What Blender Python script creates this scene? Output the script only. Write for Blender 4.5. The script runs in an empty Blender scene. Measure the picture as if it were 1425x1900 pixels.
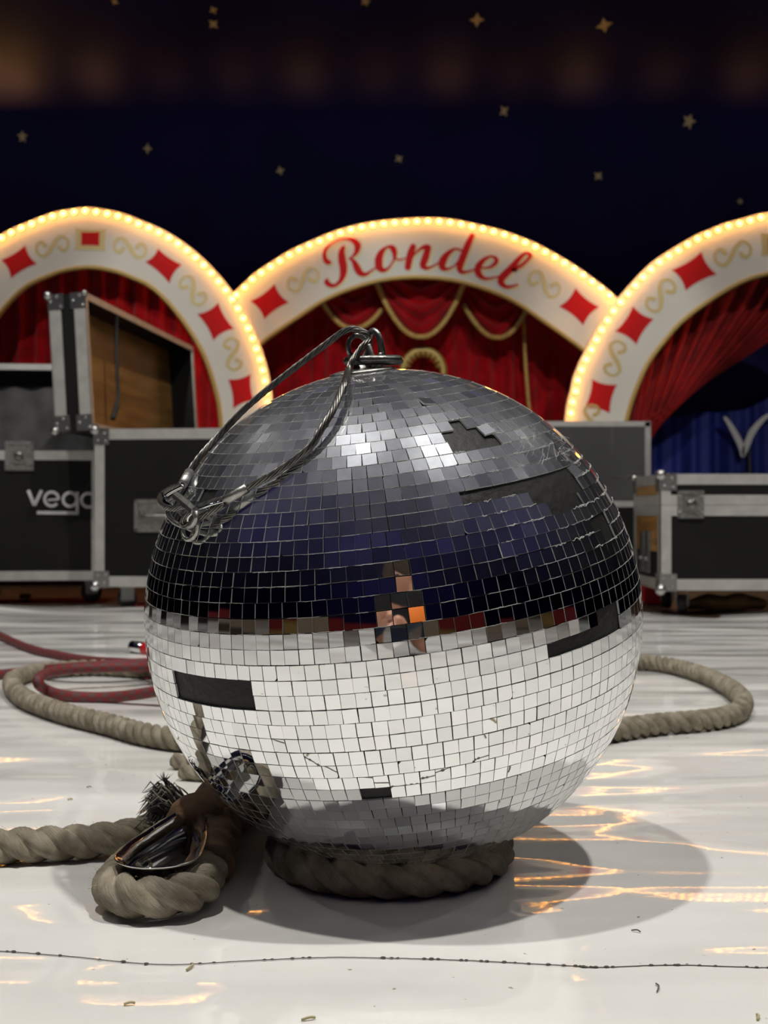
import bpy, bmesh, math, random
from mathutils import Vector, Matrix, Quaternion, noise
random.seed(7)
C = bpy.context.scene.collection
PI = math.pi
V = Vector
# ---------------------------------------------------------------- camera numbers
F = 2200.0            # focal length in pixels of the 1425x1900 frame
H = 0.359             # lens height above the sheet
def P(u, v, Y):
    return V(((u-712.5)/F*Y, Y, H-(v-950)/F*Y))
def G(u, v, z=0.0):   # point on the horizontal plane at height z
    return P(u, v, F*(H-z)/(v-950))
# ---------------------------------------------------------------- materials
def mat(name, col=(.5,.5,.5), rough=.5, metal=0.0, spec=.5, bump=0.0, bscale=40, vary=0.0, vscale=6, coat=0.0, sheen=0.0, stretch=None, col2=None, detail=4):
    m = bpy.data.materials.new(name); m.use_nodes = True
    nt = m.node_tree; N = nt.nodes; L = nt.links
    b = N['Principled BSDF']
    b.inputs['Base Color'].default_value = (*col, 1)
    b.inputs['Roughness'].default_value = rough
    b.inputs['Metallic'].default_value = metal
    b.inputs['Specular IOR Level'].default_value = spec
    if coat: b.inputs['Coat Weight'].default_value = coat; b.inputs['Coat Roughness'].default_value = .05
    if sheen: b.inputs['Sheen Weight'].default_value = sheen
    tc = N.new('ShaderNodeTexCoord'); vec = tc.outputs['Object']
    if stretch:
        mp = N.new('ShaderNodeMapping'); mp.inputs['Scale'].default_value = stretch
        L.new(vec, mp.inputs['Vector']); vec = mp.outputs['Vector']
    if vary or col2:
        n = N.new('ShaderNodeTexNoise'); n.inputs['Scale'].default_value = vscale; n.inputs['Detail'].default_value = detail
        L.new(vec, n.inputs['Vector'])
        r = N.new('ShaderNodeValToRGB')
        a = col2 if col2 else tuple(c*(1-vary) for c in col)
        z = col if col2 else tuple(min(1, c*(1+vary)) for c in col)
        r.color_ramp.elements[0].color = (*a, 1); r.color_ramp.elements[1].color = (*z, 1)
        r.color_ramp.elements[0].position = .35; r.color_ramp.elements[1].position = .65
        L.new(n.outputs['Fac'], r.inputs['Fac']); L.new(r.outputs['Color'], b.inputs['Base Color'])
    if bump:
        n2 = N.new('ShaderNodeTexNoise'); n2.inputs['Scale'].default_value = bscale; n2.inputs['Detail'].default_value = detail
        L.new(vec, n2.inputs['Vector'])
        bp = N.new('ShaderNodeBump'); bp.inputs['Strength'].default_value = bump; bp.inputs['Distance'].default_value = .01
        L.new(n2.outputs['Fac'], bp.inputs['Height']); L.new(bp.outputs['Normal'], b.inputs['Normal'])
    return m
def emit(name, col, s):
    m = bpy.data.materials.new(name); m.use_nodes = True
    b = m.node_tree.nodes['Principled BSDF']
    b.inputs['Base Color'].default_value = (*col, 1)
    b.inputs['Emission Color'].default_value = (*col, 1); b.inputs['Emission Strength'].default_value = s
    b.inputs['Roughness'].default_value = .2
    return m

M = {}
M['core'] = mat('black_core', (.011,.011,.0105), .55, spec=.3, bump=.15, bscale=120)
M['steel'] = mat('galvanised_steel', (.20,.20,.19), .33, 1.0, bump=.12, bscale=220, vary=.25, vscale=60)
M['zinc'] = mat('dull_zinc', (.34,.34,.32), .42, 1.0, bump=.1, bscale=300, vary=.2, vscale=90)
M['cable'] = mat('wire_rope_steel', (.15,.145,.135), .36, 1.0, vary=.3, vscale=120)
M['chrome'] = mat('polished_steel', (.62,.62,.62), .10, 1.0, bump=.03, bscale=60)
M['alu'] = mat('aluminium_rail', (.62,.61,.58), .42, .75, bump=.05, bscale=120, vary=.08, vscale=20)
M['black_lam'] = mat('black_laminate', (.0045,.0045,.0042), .5, spec=.25, bump=.12, bscale=260, vary=.25, vscale=5)
M['grey_foam'] = mat('grey_foam', (.07,.07,.072), .95, bump=.4, bscale=30, vary=.3, vscale=8)
M['grey_panel'] = mat('grey_panel', (.045,.046,.044), .7, vary=.1, vscale=5)
M['ply'] = mat('plywood', (.36,.19,.05), .28, col2=(.20,.095,.024), vscale=3, stretch=(1,1,9), bump=.1, bscale=12)
M['board'] = mat('stained_board', (.16,.075,.03), .5, col2=(.08,.035,.015), vscale=4, stretch=(1,6,6))
M['rubber'] = mat('black_rubber', (.015,.015,.016), .6)
M['fork'] = mat('caster_zinc', (.28,.28,.27), .45, .8)
M['corner'] = mat('plated_corner', (.46,.46,.45), .3, 1.0, bump=.1, bscale=150)
M['sign_white'] = mat('painted_white', (.74,.74,.68), .6, spec=.2, vary=.03, vscale=3)
M['sign_red'] = mat('painted_red', (.55,.004,.005), .6, spec=.15)
M['sign_gold'] = mat('painted_gold', (.46,.36,.12), .42, .1)
M['sign_glow'] = mat('painted_cream_shadow', (.74,.66,.36), .45)
M['gold_trim'] = mat('gold_trim', (.42,.31,.09), .4, .25)
M['velvet'] = mat('red_velvet', (.33,.002,.006), .8, spec=.1, sheen=.15, vary=.25, vscale=7)
M['velvet_dark'] = mat('dark_red_velvet', (.26,.004,.006), .8, vary=.3, vscale=6)
M['fringe'] = mat('gold_fringe', (.52,.36,.11), .6, bump=.4, bscale=150, vary=.2, vscale=40)
M['bulb'] = emit('lit_bulb', (1.0,.40,.05), 22.0)
M['tent'] = mat('navy_tent', (.011,.009,.055), .75, spec=.1, vary=.15, vscale=1.5)
M['star'] = mat('printed_star', (.55,.42,.22), .7)
M['blue_drape'] = mat('blue_drape', (.006,.016,.17), .7, vary=.2, vscale=4)
M['white_cloth'] = mat('white_braid', (.62,.62,.62), .8)
M['tape'] = mat('brown_leather', (.13,.075,.04), .7, bump=.5, bscale=60, vary=.35, vscale=25)
M['hair_dark'] = mat('frayed_black_fibre', (.022,.021,.02), .75)
M['hair_pale'] = mat('frayed_grey_fibre', (.20,.18,.14), .8)
M['stagefloor'] = mat('dark_stage_boards', (.06,.038,.022), .45, col2=(.03,.018,.01), vscale=3, stretch=(1,8,1))
M['curb_red'] = mat('curb_red', (.30,.008,.012), .6)
M['curb_gold'] = mat('curb_gold', (.6,.42,.12), .5)
M['curb_tan'] = mat('curb_cream', (.62,.52,.38), .6)
M['red_plastic'] = mat('red_plastic', (.55,.012,.02), .35)
M['straw'] = mat('straw', (.42,.36,.2), .8)
M['thread'] = mat('dark_thread', (.10,.09,.08), .8)
M['glue'] = mat('dried_glue', (.48,.48,.47), .25, spec=.8)
M['cloth_brown'] = mat('brown_cloth', (.33,.21,.085), .8, col2=(.12,.06,.02), vscale=12, bump=.5, bscale=20)
M['white_text'] = mat('white_print', (.55,.55,.55), .5)
M['skin'] = mat('skin', (.55,.28,.19), .5, vary=.1, vscale=20)
M['jacket'] = mat('dark_jacket', (.018,.02,.026), .8, bump=.2, bscale=50)
M['orange'] = mat('orange_cloth', (.75,.17,.012), .8)
M['denim'] = mat('dark_trousers', (.03,.045,.09), .85)
M['hair'] = mat('brown_hair', (.05,.028,.015), .6)
M['phone'] = mat('black_glass', (.012,.012,.012), .15)

def rope_mat(name, ca, cb, fib=1.0):
    m = bpy.data.materials.new(name); m.use_nodes = True
    nt = m.node_tree; N = nt.nodes; L = nt.links; b = N['Principled BSDF']
    b.inputs['Roughness'].default_value = .85; b.inputs['Specular IOR Level'].default_value = .25
    uv = N.new('ShaderNodeUVMap'); mp = N.new('ShaderNodeMapping'); mp.inputs['Scale'].default_value = (5, 60, 1)
    n = N.new('ShaderNodeTexNoise'); n.inputs['Scale'].default_value = 1.6; n.inputs['Detail'].default_value = 5; n.inputs['Roughness'].default_value = .7
    L.new(uv.outputs['UV'], mp.inputs['Vector']); L.new(mp.outputs['Vector'], n.inputs['Vector'])
    tc = N.new('ShaderNodeTexCoord'); n3 = N.new('ShaderNodeTexNoise'); n3.inputs['Scale'].default_value = 45; n3.inputs['Detail'].default_value = 3
    L.new(tc.outputs['Object'], n3.inputs['Vector'])
    ad = N.new('ShaderNodeMath'); ad.operation = 'ADD'; L.new(n.outputs['Fac'], ad.inputs[0]); L.new(n3.outputs['Fac'], ad.inputs[1])
    r = N.new('ShaderNodeValToRGB'); r.color_ramp.elements[0].position = .6/2+.1; r.color_ramp.elements[1].position = .62
    hv = N.new('ShaderNodeMath'); hv.operation = 'MULTIPLY'; hv.inputs[1].default_value = .5; L.new(ad.outputs[0], hv.inputs[0])
    r.color_ramp.elements[0].color = (*ca, 1); r.color_ramp.elements[1].color = (*cb, 1)
    L.new(hv.outputs[0], r.inputs['Fac']); L.new(r.outputs['Color'], b.inputs['Base Color'])
    bp = N.new('ShaderNodeBump'); bp.inputs['Strength'].default_value = .7*fib; bp.inputs['Distance'].default_value = .003
    L.new(ad.outputs[0], bp.inputs['Height']); L.new(bp.outputs['Normal'], b.inputs['Normal'])
    return m
M['hemp'] = rope_mat('hemp_rope', (.20,.17,.12), (.44,.39,.30))
def kern_mat():
    m = bpy.data.materials.new('red_braided_sheath'); m.use_nodes = True
    nt = m.node_tree; N = nt.nodes; L = nt.links; b = N['Principled BSDF']; b.inputs['Roughness'].default_value = .7
    uv = N.new('ShaderNodeUVMap'); mp = N.new('ShaderNodeMapping'); mp.inputs['Scale'].default_value = (1, 2, 1)
    L.new(uv.outputs['UV'], mp.inputs['Vector'])
    ck = N.new('ShaderNodeTexChecker'); ck.inputs['Scale'].default_value = 3.0
    ck.inputs['Color1'].default_value = (.17,.012,.014,1); ck.inputs['Color2'].default_value = (.10,.04,.04,1)
    L.new(mp.outputs['Vector'], ck.inputs['Vector']); L.new(ck.outputs['Color'], b.inputs['Base Color'])
    return m
M['kern'] = kern_mat()

def mirror_mat():
    m = bpy.data.materials.new('mirror_tile_glass'); m.use_nodes = True
    nt = m.node_tree; N = nt.nodes; L = nt.links
    out = N['Material Output']; b = N['Principled BSDF']
    b.inputs['Metallic'].default_value = 1; b.inputs['Roughness'].default_value = .015
    geo = N.new('ShaderNodeNewGeometry')
    rr = N.new('ShaderNodeValToRGB'); rr.color_ramp.elements[0].color = (.80,.82,.82,1); rr.color_ramp.elements[1].color = (.92,.93,.93,1)
    L.new(geo.outputs['Random Per Island'], rr.inputs['Fac']); L.new(rr.outputs['Color'], b.inputs['Base Color'])
    # settled dust: a matt grey film and a hazy reflection on tiles that face upward
    sep = N.new('ShaderNodeSeparateXYZ'); L.new(geo.outputs['True Normal'], sep.inputs[0])
    mr = N.new('ShaderNodeMapRange'); mr.inputs['From Min'].default_value = .16; mr.inputs['From Max'].default_value = .72
    L.new(sep.outputs['Z'], mr.inputs['Value'])
    tc = N.new('ShaderNodeTexCoord'); n = N.new('ShaderNodeTexNoise'); n.inputs['Scale'].default_value = 14; n.inputs['Detail'].default_value = 8; n.inputs['Roughness'].default_value = .75
    L.new(tc.outputs['Object'], n.inputs['Vector'])
    nr = N.new('ShaderNodeMapRange'); nr.inputs['From Min'].default_value = .3; nr.inputs['From Max'].default_value = .7; nr.inputs['To Min'].default_value = .55; nr.inputs['To Max'].default_value = 1.1
    L.new(n.outputs['Fac'], nr.inputs['Value'])
    rr2 = N.new('ShaderNodeMapRange'); rr2.inputs['To Min'].default_value = .65; rr2.inputs['To Max'].default_value = 1.2
    L.new(geo.outputs['Random Per Island'], rr2.inputs['Value'])
    mu = N.new('ShaderNodeMath'); mu.operation = 'MULTIPLY'; L.new(mr.outputs[0], mu.inputs[0]); L.new(nr.outputs[0], mu.inputs[1])
    mu2 = N.new('ShaderNodeMath'); mu2.operation = 'MULTIPLY'; L.new(mu.outputs[0], mu2.inputs[0]); L.new(rr2.outputs[0], mu2.inputs[1])
    hz = N.new('ShaderNodeBsdfGlossy'); hz.inputs['Color'].default_value = (.62,.65,.70,1); hz.inputs['Roughness'].default_value = .36
    df = N.new('ShaderNodeBsdfDiffuse'); df.inputs['Color'].default_value = (.42,.42,.43,1)
    m1 = N.new('ShaderNodeMixShader'); f1 = N.new('ShaderNodeMath'); f1.operation = 'MULTIPLY'; f1.inputs[1].default_value = .26; f1.use_clamp = True
    L.new(mu2.outputs[0], f1.inputs[0]); L.new(f1.outputs[0], m1.inputs[0]); L.new(b.outputs[0], m1.inputs[1]); L.new(hz.outputs[0], m1.inputs[2])
    m2 = N.new('ShaderNodeMixShader'); f2 = N.new('ShaderNodeMath'); f2.operation = 'MULTIPLY'; f2.inputs[1].default_value = .10; f2.use_clamp = True
    L.new(mu2.outputs[0], f2.inputs[0]); L.new(f2.outputs[0], m2.inputs[0]); L.new(m1.outputs[0], m2.inputs[1]); L.new(df.outputs[0], m2.inputs[2])
    L.new(m2.outputs[0], out.inputs['Surface'])
    return m
M['mirror'] = mirror_mat()
M['tile_edge'] = mat('glass_edge', (.52,.54,.53), .3, spec=.8)

def sheet_mat():
    m = bpy.data.materials.new('white_vinyl'); m.use_nodes = True
    nt = m.node_tree; N = nt.nodes; L = nt.links; b = N['Principled BSDF']
    b.inputs['Roughness'].default_value = .05; b.inputs['IOR'].default_value = 1.75
    tc = N.new('ShaderNodeTexCoord')
    def nz(scale, st, det=3, ro=.5):
        mp = N.new('ShaderNodeMapping'); mp.inputs['Scale'].default_value = st; L.new(tc.outputs['Object'], mp.inputs['Vector'])
        n = N.new('ShaderNodeTexNoise'); n.inputs['Scale'].default_value = scale; n.inputs['Detail'].default_value = det; n.inputs['Roughness'].default_value = ro
        L.new(mp.outputs['Vector'], n.inputs['Vector']); return n.outputs['Fac']
    st = nz(1.6, (1,1.6,1), 6, .65)
    r = N.new('ShaderNodeValToRGB'); r.color_ramp.elements[0].position = .32; r.color_ramp.elements[1].position = .6
    r.color_ramp.elements[0].color = (.74,.73,.70,1); r.color_ramp.elements[1].color = (.84,.835,.81,1)
    L.new(st, r.inputs['Fac'])
    sp = nz(90, (1,1,1), 2); r2 = N.new('ShaderNodeValToRGB'); r2.color_ramp.elements[0].position = .24; r2.color_ramp.elements[1].position = .27
    r2.color_ramp.elements[0].color = (.45,.42,.36,1); r2.color_ramp.elements[1].color = (1,1,1,1); L.new(sp, r2.inputs['Fac'])
    mx = N.new('ShaderNodeMix'); mx.data_type = 'RGBA'; mx.blend_type = 'MULTIPLY'; mx.inputs[0].default_value = 1
    L.new(r.outputs['Color'], mx.inputs[6]); L.new(r2.outputs['Color'], mx.inputs[7]); L.new(mx.outputs[2], b.inputs['Base Color'])
    a = nz(3.0, (.55,1.5,1), 1, .4); c = nz(8, (.38,1.35,1), 1, .4); d = nz(160, (1,1,1), 2)
    def mul(x, k):
        q = N.new('ShaderNodeMath'); q.operation = 'MULTIPLY'; q.inputs[1].default_value = k; L.new(x, q.inputs[0]); return q.outputs[0]
    def add(x, y):
        q = N.new('ShaderNodeMath'); q.operation = 'ADD'; L.new(x, q.inputs[0]); L.new(y, q.inputs[1]); return q.outputs[0]
    h = add(add(mul(a, .021), mul(c, .0052)), mul(d, .00003))
    bp = N.new('ShaderNodeBump'); bp.inputs['Strength'].default_value = 1; bp.inputs['Distance'].default_value = 1.0
    L.new(h, bp.inputs['Height']); L.new(bp.outputs['Normal'], b.inputs['Normal'])
    return m
M['sheet'] = sheet_mat()

# ---------------------------------------------------------------- mesh builder
class MB:
    def __init__(s): s.v = []; s.f = []; s.m = []; s.sm = []; s.uv = {}
    def add(s, vs, fs, mi=0, smooth=False, uvs=None):
        o = len(s.v); s.v += [V(p) for p in vs]
        for k, f in enumerate(fs):
            if uvs: s.uv[len(s.f)] = uvs[k]
            s.f.append([i+o for i in f]); s.m.append(mi); s.sm.append(smooth)
    def box(s, lo, hi, mi=0, T=None, bev=0.0):
        if bev > 0:
            bm = bmesh.new(); bmesh.ops.create_cube(bm, size=1)
            for q in bm.verts: q.co = V([(lo[i]+hi[i])/2 + q.co[i]*(hi[i]-lo[i]) for i in range(3)])
            bmesh.ops.bevel(bm, geom=bm.edges[:], offset=bev, segments=2, affect='EDGES')
            bm.verts.index_update()
            vs = [q.co.copy() for q in bm.verts]; fs = [[q.index for q in f.verts] for f in bm.faces]; bm.free()
        else:
            x0,y0,z0 = lo; x1,y1,z1 = hi
            vs = [V(p) for p in ((x0,y0,z0),(x1,y0,z0),(x1,y1,z0),(x0,y1,z0),(x0,y0,z1),(x1,y0,z1),(x1,y1,z1),(x0,y1,z1))]
            fs = [(0,3,2,1),(4,5,6,7),(0,1,5,4),(1,2,6,5),(2,3,7,6),(3,0,4,7)]
        if T is not None: vs = [T @ q for q in vs]
        s.add(vs, fs, mi, False); return s
    def tube(s, path, r, n=10, mi=0, closed=False, caps=True, prof=None, twist=None, uvk=None):
        """sweep a circle (or polar profile prof(theta)) along path; r a number or a list"""
        path = [V(p) for p in path]; k = len(path)
        rs = r if isinstance(r, (list, tuple)) else [r]*k
        T = []
        for i in range(k):
            a = path[(i-1) % k] if (closed or i > 0) else path[i]
            b = path[(i+1) % k] if (closed or i < k-1) else path[i]
            t = (b-a); T.append(t.normalized() if t.length > 1e-9 else V((0,0,1)))
        up = V((0,0,1)) if abs(T[0].z) < .9 else V((1,0,0))
        n0 = (up - T[0]*up.dot(T[0])).normalized(); fr = [n0]
        for i in range(1, k):
            q = T[i-1].rotation_difference(T[i]); w = q @ fr[-1]; w = (w - T[i]*w.dot(T[i])).normalized(); fr.append(w)
        corr = 0.0
        if closed:
            q = T[-1].rotation_difference(T[0]); w = q @ fr[-1]; c = T[0].cross(fr[0]); corr = -math.atan2(w.dot(c), w.dot(fr[0]))
        vs = []; sl = 0; S = []
        for i in range(k):
            if i: sl += (path[i]-path[i-1]).length
            S.append(sl)
            bn = T[i].cross(fr[i]); tw = (twist*sl if twist else 0) + corr*i/k
            for j in range(n):
                th = 2*PI*j/n
                rad = rs[i]*(prof(th) if prof else 1)
                vs.append(path[i] + (fr[i]*math.cos(th+tw) + bn*math.sin(th+tw))*rad)
        fs = []; uvs = []
        for i in range(k if closed else k-1):
            i2 = (i+1) % k
            for j in range(n):
                j2 = (j+1) % n; fs.append((i*n+j, i*n+j2, i2*n+j2, i2*n+j))
                if uvk:
                    sa, sb = S[i]*uvk, (S[i2] if i2 else S[i]+(path[0]-path[-1]).length)*uvk
                    uvs.append([(sa, j/n), (sa, (j+1)/n), (sb, (j+1)/n), (sb, j/n)])
        if caps and not closed:
            fs += [tuple(range(n-1, -1, -1)), tuple(range((k-1)*n, k*n))]
            if uvk: uvs += [[(0,0)]*n]*2
        s.add(vs, fs, mi, True, uvs if uvk else None); return s
    def lathe(s, prof, T=None, n=20, mi=0):
        vs = []; fs = []
        for r, z in prof:
            for j in range(n):
                a = 2*PI*j/n; p = V((r*math.cos(a), r*math.sin(a), z)); vs.append(T @ p if T is not None else p)
        k = len(prof)
        for i in range(k-1):
            for j in range(n):
                fs.append((i*n+j, i*n+(j+1)%n, (i+1)*n+(j+1)%n, (i+1)*n+j))
        fs += [tuple(range(n-1,-1,-1)), tuple(range((k-1)*n, k*n))]
        s.add(vs, fs, mi, True); return s
    def ball(s, c, r, n=12, mi=0, sc=(1,1,1)):
        pr = [(max(1e-5, r*math.sin(PI*i/n)), -r*math.cos(PI*i/n)) for i in range(n+1)]
        return s.lathe(pr, Matrix.Translation(V(c)) @ Matrix.Diagonal((*sc, 1)), n*2, mi)
    def strip(s, A, B, mi=0, smooth=False):
        k = len(A); s.add(list(A)+list(B), [(i, i+1, k+i+1, k+i) for i in range(k-1)], mi, smooth); return s
    def grid(s, fn, nu, nv, mi=0, smooth=True):
        vs = [fn(i/nu, j/nv) for j in range(nv+1) for i in range(nu+1)]
        fs = [(j*(nu+1)+i, j*(nu+1)+i+1, (j+1)*(nu+1)+i+1, (j+1)*(nu+1)+i) for j in range(nv) for i in range(nu)]
        s.add(vs, fs, mi, smooth); return s
    def poly(s, pts, mi=0, thick=None):
        n = len(pts)
        if thick is None: s.add(pts, [tuple(range(n))], mi); return s
        t = V(thick); b = [V(p)+t for p in pts]
        s.add(list(pts)+b, [tuple(range(n)), tuple(range(2*n-1, n-1, -1))] + [(i, i+n, (i+1)%n+n, (i+1)%n) for i in range(n)], mi); return s
    def build(s, name, mats, parent=None, origin=None):
        org = V(origin) if origin is not None else V((0,0,0))
        if parent is not None:
            org = V((0,0,0)); q = parent
            while q is not None: org += q.location; q = q.parent
        me = bpy.data.meshes.new(name)
        me.from_pydata([p-org for p in s.v], [], s.f)
        if not isinstance(mats, (list, tuple)): mats = [mats]
        for m in mats: me.materials.append(m)
        me.polygons.foreach_set('material_index', s.m); me.polygons.foreach_set('use_smooth', s.sm)
        if s.uv:
            ul = me.uv_layers.new(name='UVMap')
            for pi, p in enumerate(me.polygons):
                if pi in s.uv:
                    for li, uv in zip(p.loop_indices, s.uv[pi]): ul.data[li].uv = uv
        me.update()
        bm = bmesh.new(); bm.from_mesh(me); bmesh.ops.recalc_face_normals(bm, faces=bm.faces); bm.to_mesh(me); bm.free()
        o = bpy.data.objects.new(name, me); C.objects.link(o)
        if parent is not None: o.parent = parent
        else: o.location = org
        return o
def tag(o, label=None, cat=None, group=None, kind=None):
    if label: o['label'] = label
    if cat: o['category'] = cat
    if group: o['group'] = group
    if kind: o['kind'] = kind
    return o
def thing(name, label, cat, loc=(0,0,0), group=None):
    o = bpy.data.objects.new(name, None); C.objects.link(o); o.location = loc
    o.empty_display_size = .05
    return tag(o, label, cat, group)
def catmull(pts, per=8, closed=False):
    pts = [tuple(p) for p in pts]; n = len(pts); out = []
    for i in range(n if closed else n-1):
        p0 = pts[(i-1) % n] if (closed or i > 0) else pts[i]
        p1, p2 = pts[i], pts[(i+1) % n]
        p3 = pts[(i+2) % n] if (closed or i < n-2) else pts[i+1]
        for k in range(per):
            t = k/per
            out.append(tuple(.5*((2*b)+(-a+c)*t+(2*a-5*b+4*c-d)*t*t+(-a+3*b-3*c+d)*t**3) for a,b,c,d in zip(p0,p1,p2,p3)))
    if not closed: out.append(pts[-1])
    return out
def resample(path, ds=None, n=None, closed=False):
    path = [V(p) for p in path]
    if closed: path = path+[path[0]]
    S = [0]
    for a, b in zip(path, path[1:]): S.append(S[-1]+(b-a).length)
    tot = S[-1]
    if n is None: n = max(2, int(round(tot/ds))+1)
    out = []; j = 0; m = n if closed else n-1
    for i in range(n):
        d = tot*i/m
        while j < len(S)-2 and S[j+1] < d: j += 1
        q = (d-S[j])/max(1e-12, S[j+1]-S[j]); out.append(path[j].lerp(path[j+1], min(1, q)))
    return out
def lobes(th):
    a = (th % (2*PI/3)) - PI/3
    rr = .48*math.cos(a) + math.sqrt(.27-.2304*math.sin(a)**2)
    return .33+.67*rr
def rope(path, r, lay=2.5, closed=False, ds=None, sides=36):
    pts = resample(path, ds or r*.28, closed=closed)
    if closed:
        tot = sum((pts[i]-pts[i-1]).length for i in range(len(pts)))
        tw = 2*PI/3*round(tot/(lay*2*r)*3)/tot
    else: tw = 2*PI/(lay*2*r)
    mb = MB(); mb.tube(pts, r, sides, 0, closed, True, lobes, tw, uvk=1/(lay*2*r))
    return mb
def wire(path, r, strands=6, lay=7.5, ds=None, n=6):
    """laid wire rope: helical strands around the path"""
    pts = resample(path, ds or r*.8); mb = MB(); k = len(pts)
    T = [(pts[min(i+1,k-1)]-pts[max(i-1,0)]).normalized() for i in range(k)]
    up = V((0,0,1)) if abs(T[0].z) < .9 else V((1,0,0)); fr = [(up-T[0]*up.dot(T[0])).normalized()]
    for i in range(1,k):
        w = T[i-1].rotation_difference(T[i]) @ fr[-1]; fr.append((w-T[i]*w.dot(T[i])).normalized())
    for s_ in range(strands):
        pl = []; d = 0
        for i in range(k):
            if i: d += (pts[i]-pts[i-1]).length
            a = 2*PI*s_/strands - 2*PI*d/(lay*2*r); b = T[i].cross(fr[i])
            pl.append(pts[i]+(fr[i]*math.cos(a)+b*math.sin(a))*r*.64)
        mb.tube(pl, r*.38, n)
    mb.tube(pts, r*.5, 6)
    return mb
def R2(deg): return math.radians(deg)

# ---------------------------------------------------------------- setting: tent, stage floor
YW = 11.5; ZE = P(0,190,YW).z
def plane_hit(u, v, p0, n):
    d = V(((u-712.5)/F, 1, -(v-950)/F)); o = V((0,0,H))
    return o + d*((V(p0)-o).dot(n)/d.dot(n))
mb = MB(); mb.box((-13,-10,-.06),(13,YW+.2,-.004)); tag(mb.build('floor', M['stagefloor']), kind='structure')
def star_pts(c, ex, ey, r, rot, n=4):
    out = []
    for i in range(n*2):
        a = rot+PI*i/n; rad = r if i % 2 == 0 else r*.45
        out.append(c + ex*rad*math.cos(a) + ey*rad*math.sin(a))
    return out
apex_dir = V((0, 1.0-YW, 9.2-ZE)).normalized(); cn = V((1,0,0)).cross(apex_dir).normalized()
stars = [(396,18,8),(396,44,10),(213,2,7),(678,2,9),(885,36,13),(1121,46,14),(935,206,9),(1278,225,12),(42,254,9),(274,276,8),(520,317,8),(740,295,8),(1110,327,9),(1373,374,6),
         (-120,90,9),(-180,300,9),(1520,120,11),(1600,290,9)]
RO = .5; wb = MB(); wb.box((-13,YW,-.06),(13,YW+.05,ZE-RO))
cb = MB()
E0 = V((0,YW,ZE-RO)); E1 = V((0,YW,ZE)); E2 = E1+apex_dir*RO; prof_ = [E0*(1-t)**2+E1*2*t*(1-t)+E2*t*t for t in [i/12 for i in range(13)]]
prof_ = [V((0,YW,0))]+prof_+[E1+apex_dir*9]
for k,(u,v,r) in enumerate(stars):
    for q,(a_,b_) in enumerate(zip(prof_,prof_[1:])):
        t_ = (b_-a_).normalized(); n_ = V((0,-t_.z,t_.y)); n_ = n_ if n_.y < 0 else -n_
        c = plane_hit(u,v,a_,n_); w_ = (c-a_).dot(t_)/(b_-a_).length
        if 0 <= w_ <= 1:
            tgt = wb if q == 0 else cb
            tgt.poly(star_pts(c+n_*.006,V((1,0,0)),t_*(1 if q == 0 else 1.2),r*1.12/F*c.y,.3*k+.4,5 if k in (7,3,8,13) else 4),1); break
tag(wb.build('wall_back', [M['tent'],M['star']]), kind='structure')
AP = (0,1.0,9.2)
prof_ = prof_[1:-1]
cb.strip([V((-13,p.y,p.z)) for p in prof_],[V((13,p.y,p.z)) for p in prof_],0,True)
cb.add([(-13,E2.y,E2.z),(13,E2.y,E2.z),(4,1,9.2),(-4,1,9.2)],[(0,1,2,3)])
cb.add([(-13,YW,ZE),(-4,1,9.2),(-4,-1,9.2),(-13,-10,ZE)],[(0,1,2,3)])
cb.add([(13,YW,ZE),(4,1,9.2),(4,-1,9.2),(13,-10,ZE)],[(0,1,2,3)])
cb.add([(-13,-10,ZE),(13,-10,ZE),(4,-1,9.2),(-4,-1,9.2)],[(0,1,2,3)])
cb.add([(-4,1,9.2),(4,1,9.2),(4,-1,9.2),(-4,-1,9.2)],[(0,1,2,3)])
tag(cb.build('ceiling', [M['tent'],M['star']]), kind='structure')
for nm, lo, hi in (('wall_left',(-13.05,-10,-.06),(-13,YW,ZE)),('wall_right',(13,-10,-.06),(13.05,YW,ZE)),('wall_front',(-13,-10.05,-.06),(13,-10,ZE))):
    mb = MB(); mb.box(lo,hi); tag(mb.build(nm, M['tent']), kind='structure')
# ring kerb round the stage behind the lens (seen only in the mirrors)
mb = MB()
for a0 in range(178, 362, 4):
    for zz0, zz1, mi, ex in ((0,.16,2,0),(.16,.24,1,.02),(.24,.42,0,.05)):
        a, b = R2(a0), R2(a0+4); r0, r1 = 6.0-ex, 6.5
        q = [V((r*math.cos(t), r*math.sin(t)*.92+.6, 0)) for r,t in ((r0,a),(r0,b),(r1,b),(r1,a))]
        vs = [p+V((0,0,zz0)) for p in q]+[p+V((0,0,zz1)) for p in q]
        mb.add(vs,[(0,1,2,3),(4,5,6,7),(0,1,5,4),(1,2,6,5),(2,3,7,6),(3,0,4,7)],mi)
tag(mb.build('trim_1',[M['curb_red'],M['curb_gold'],M['curb_tan']]), kind='structure')

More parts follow.
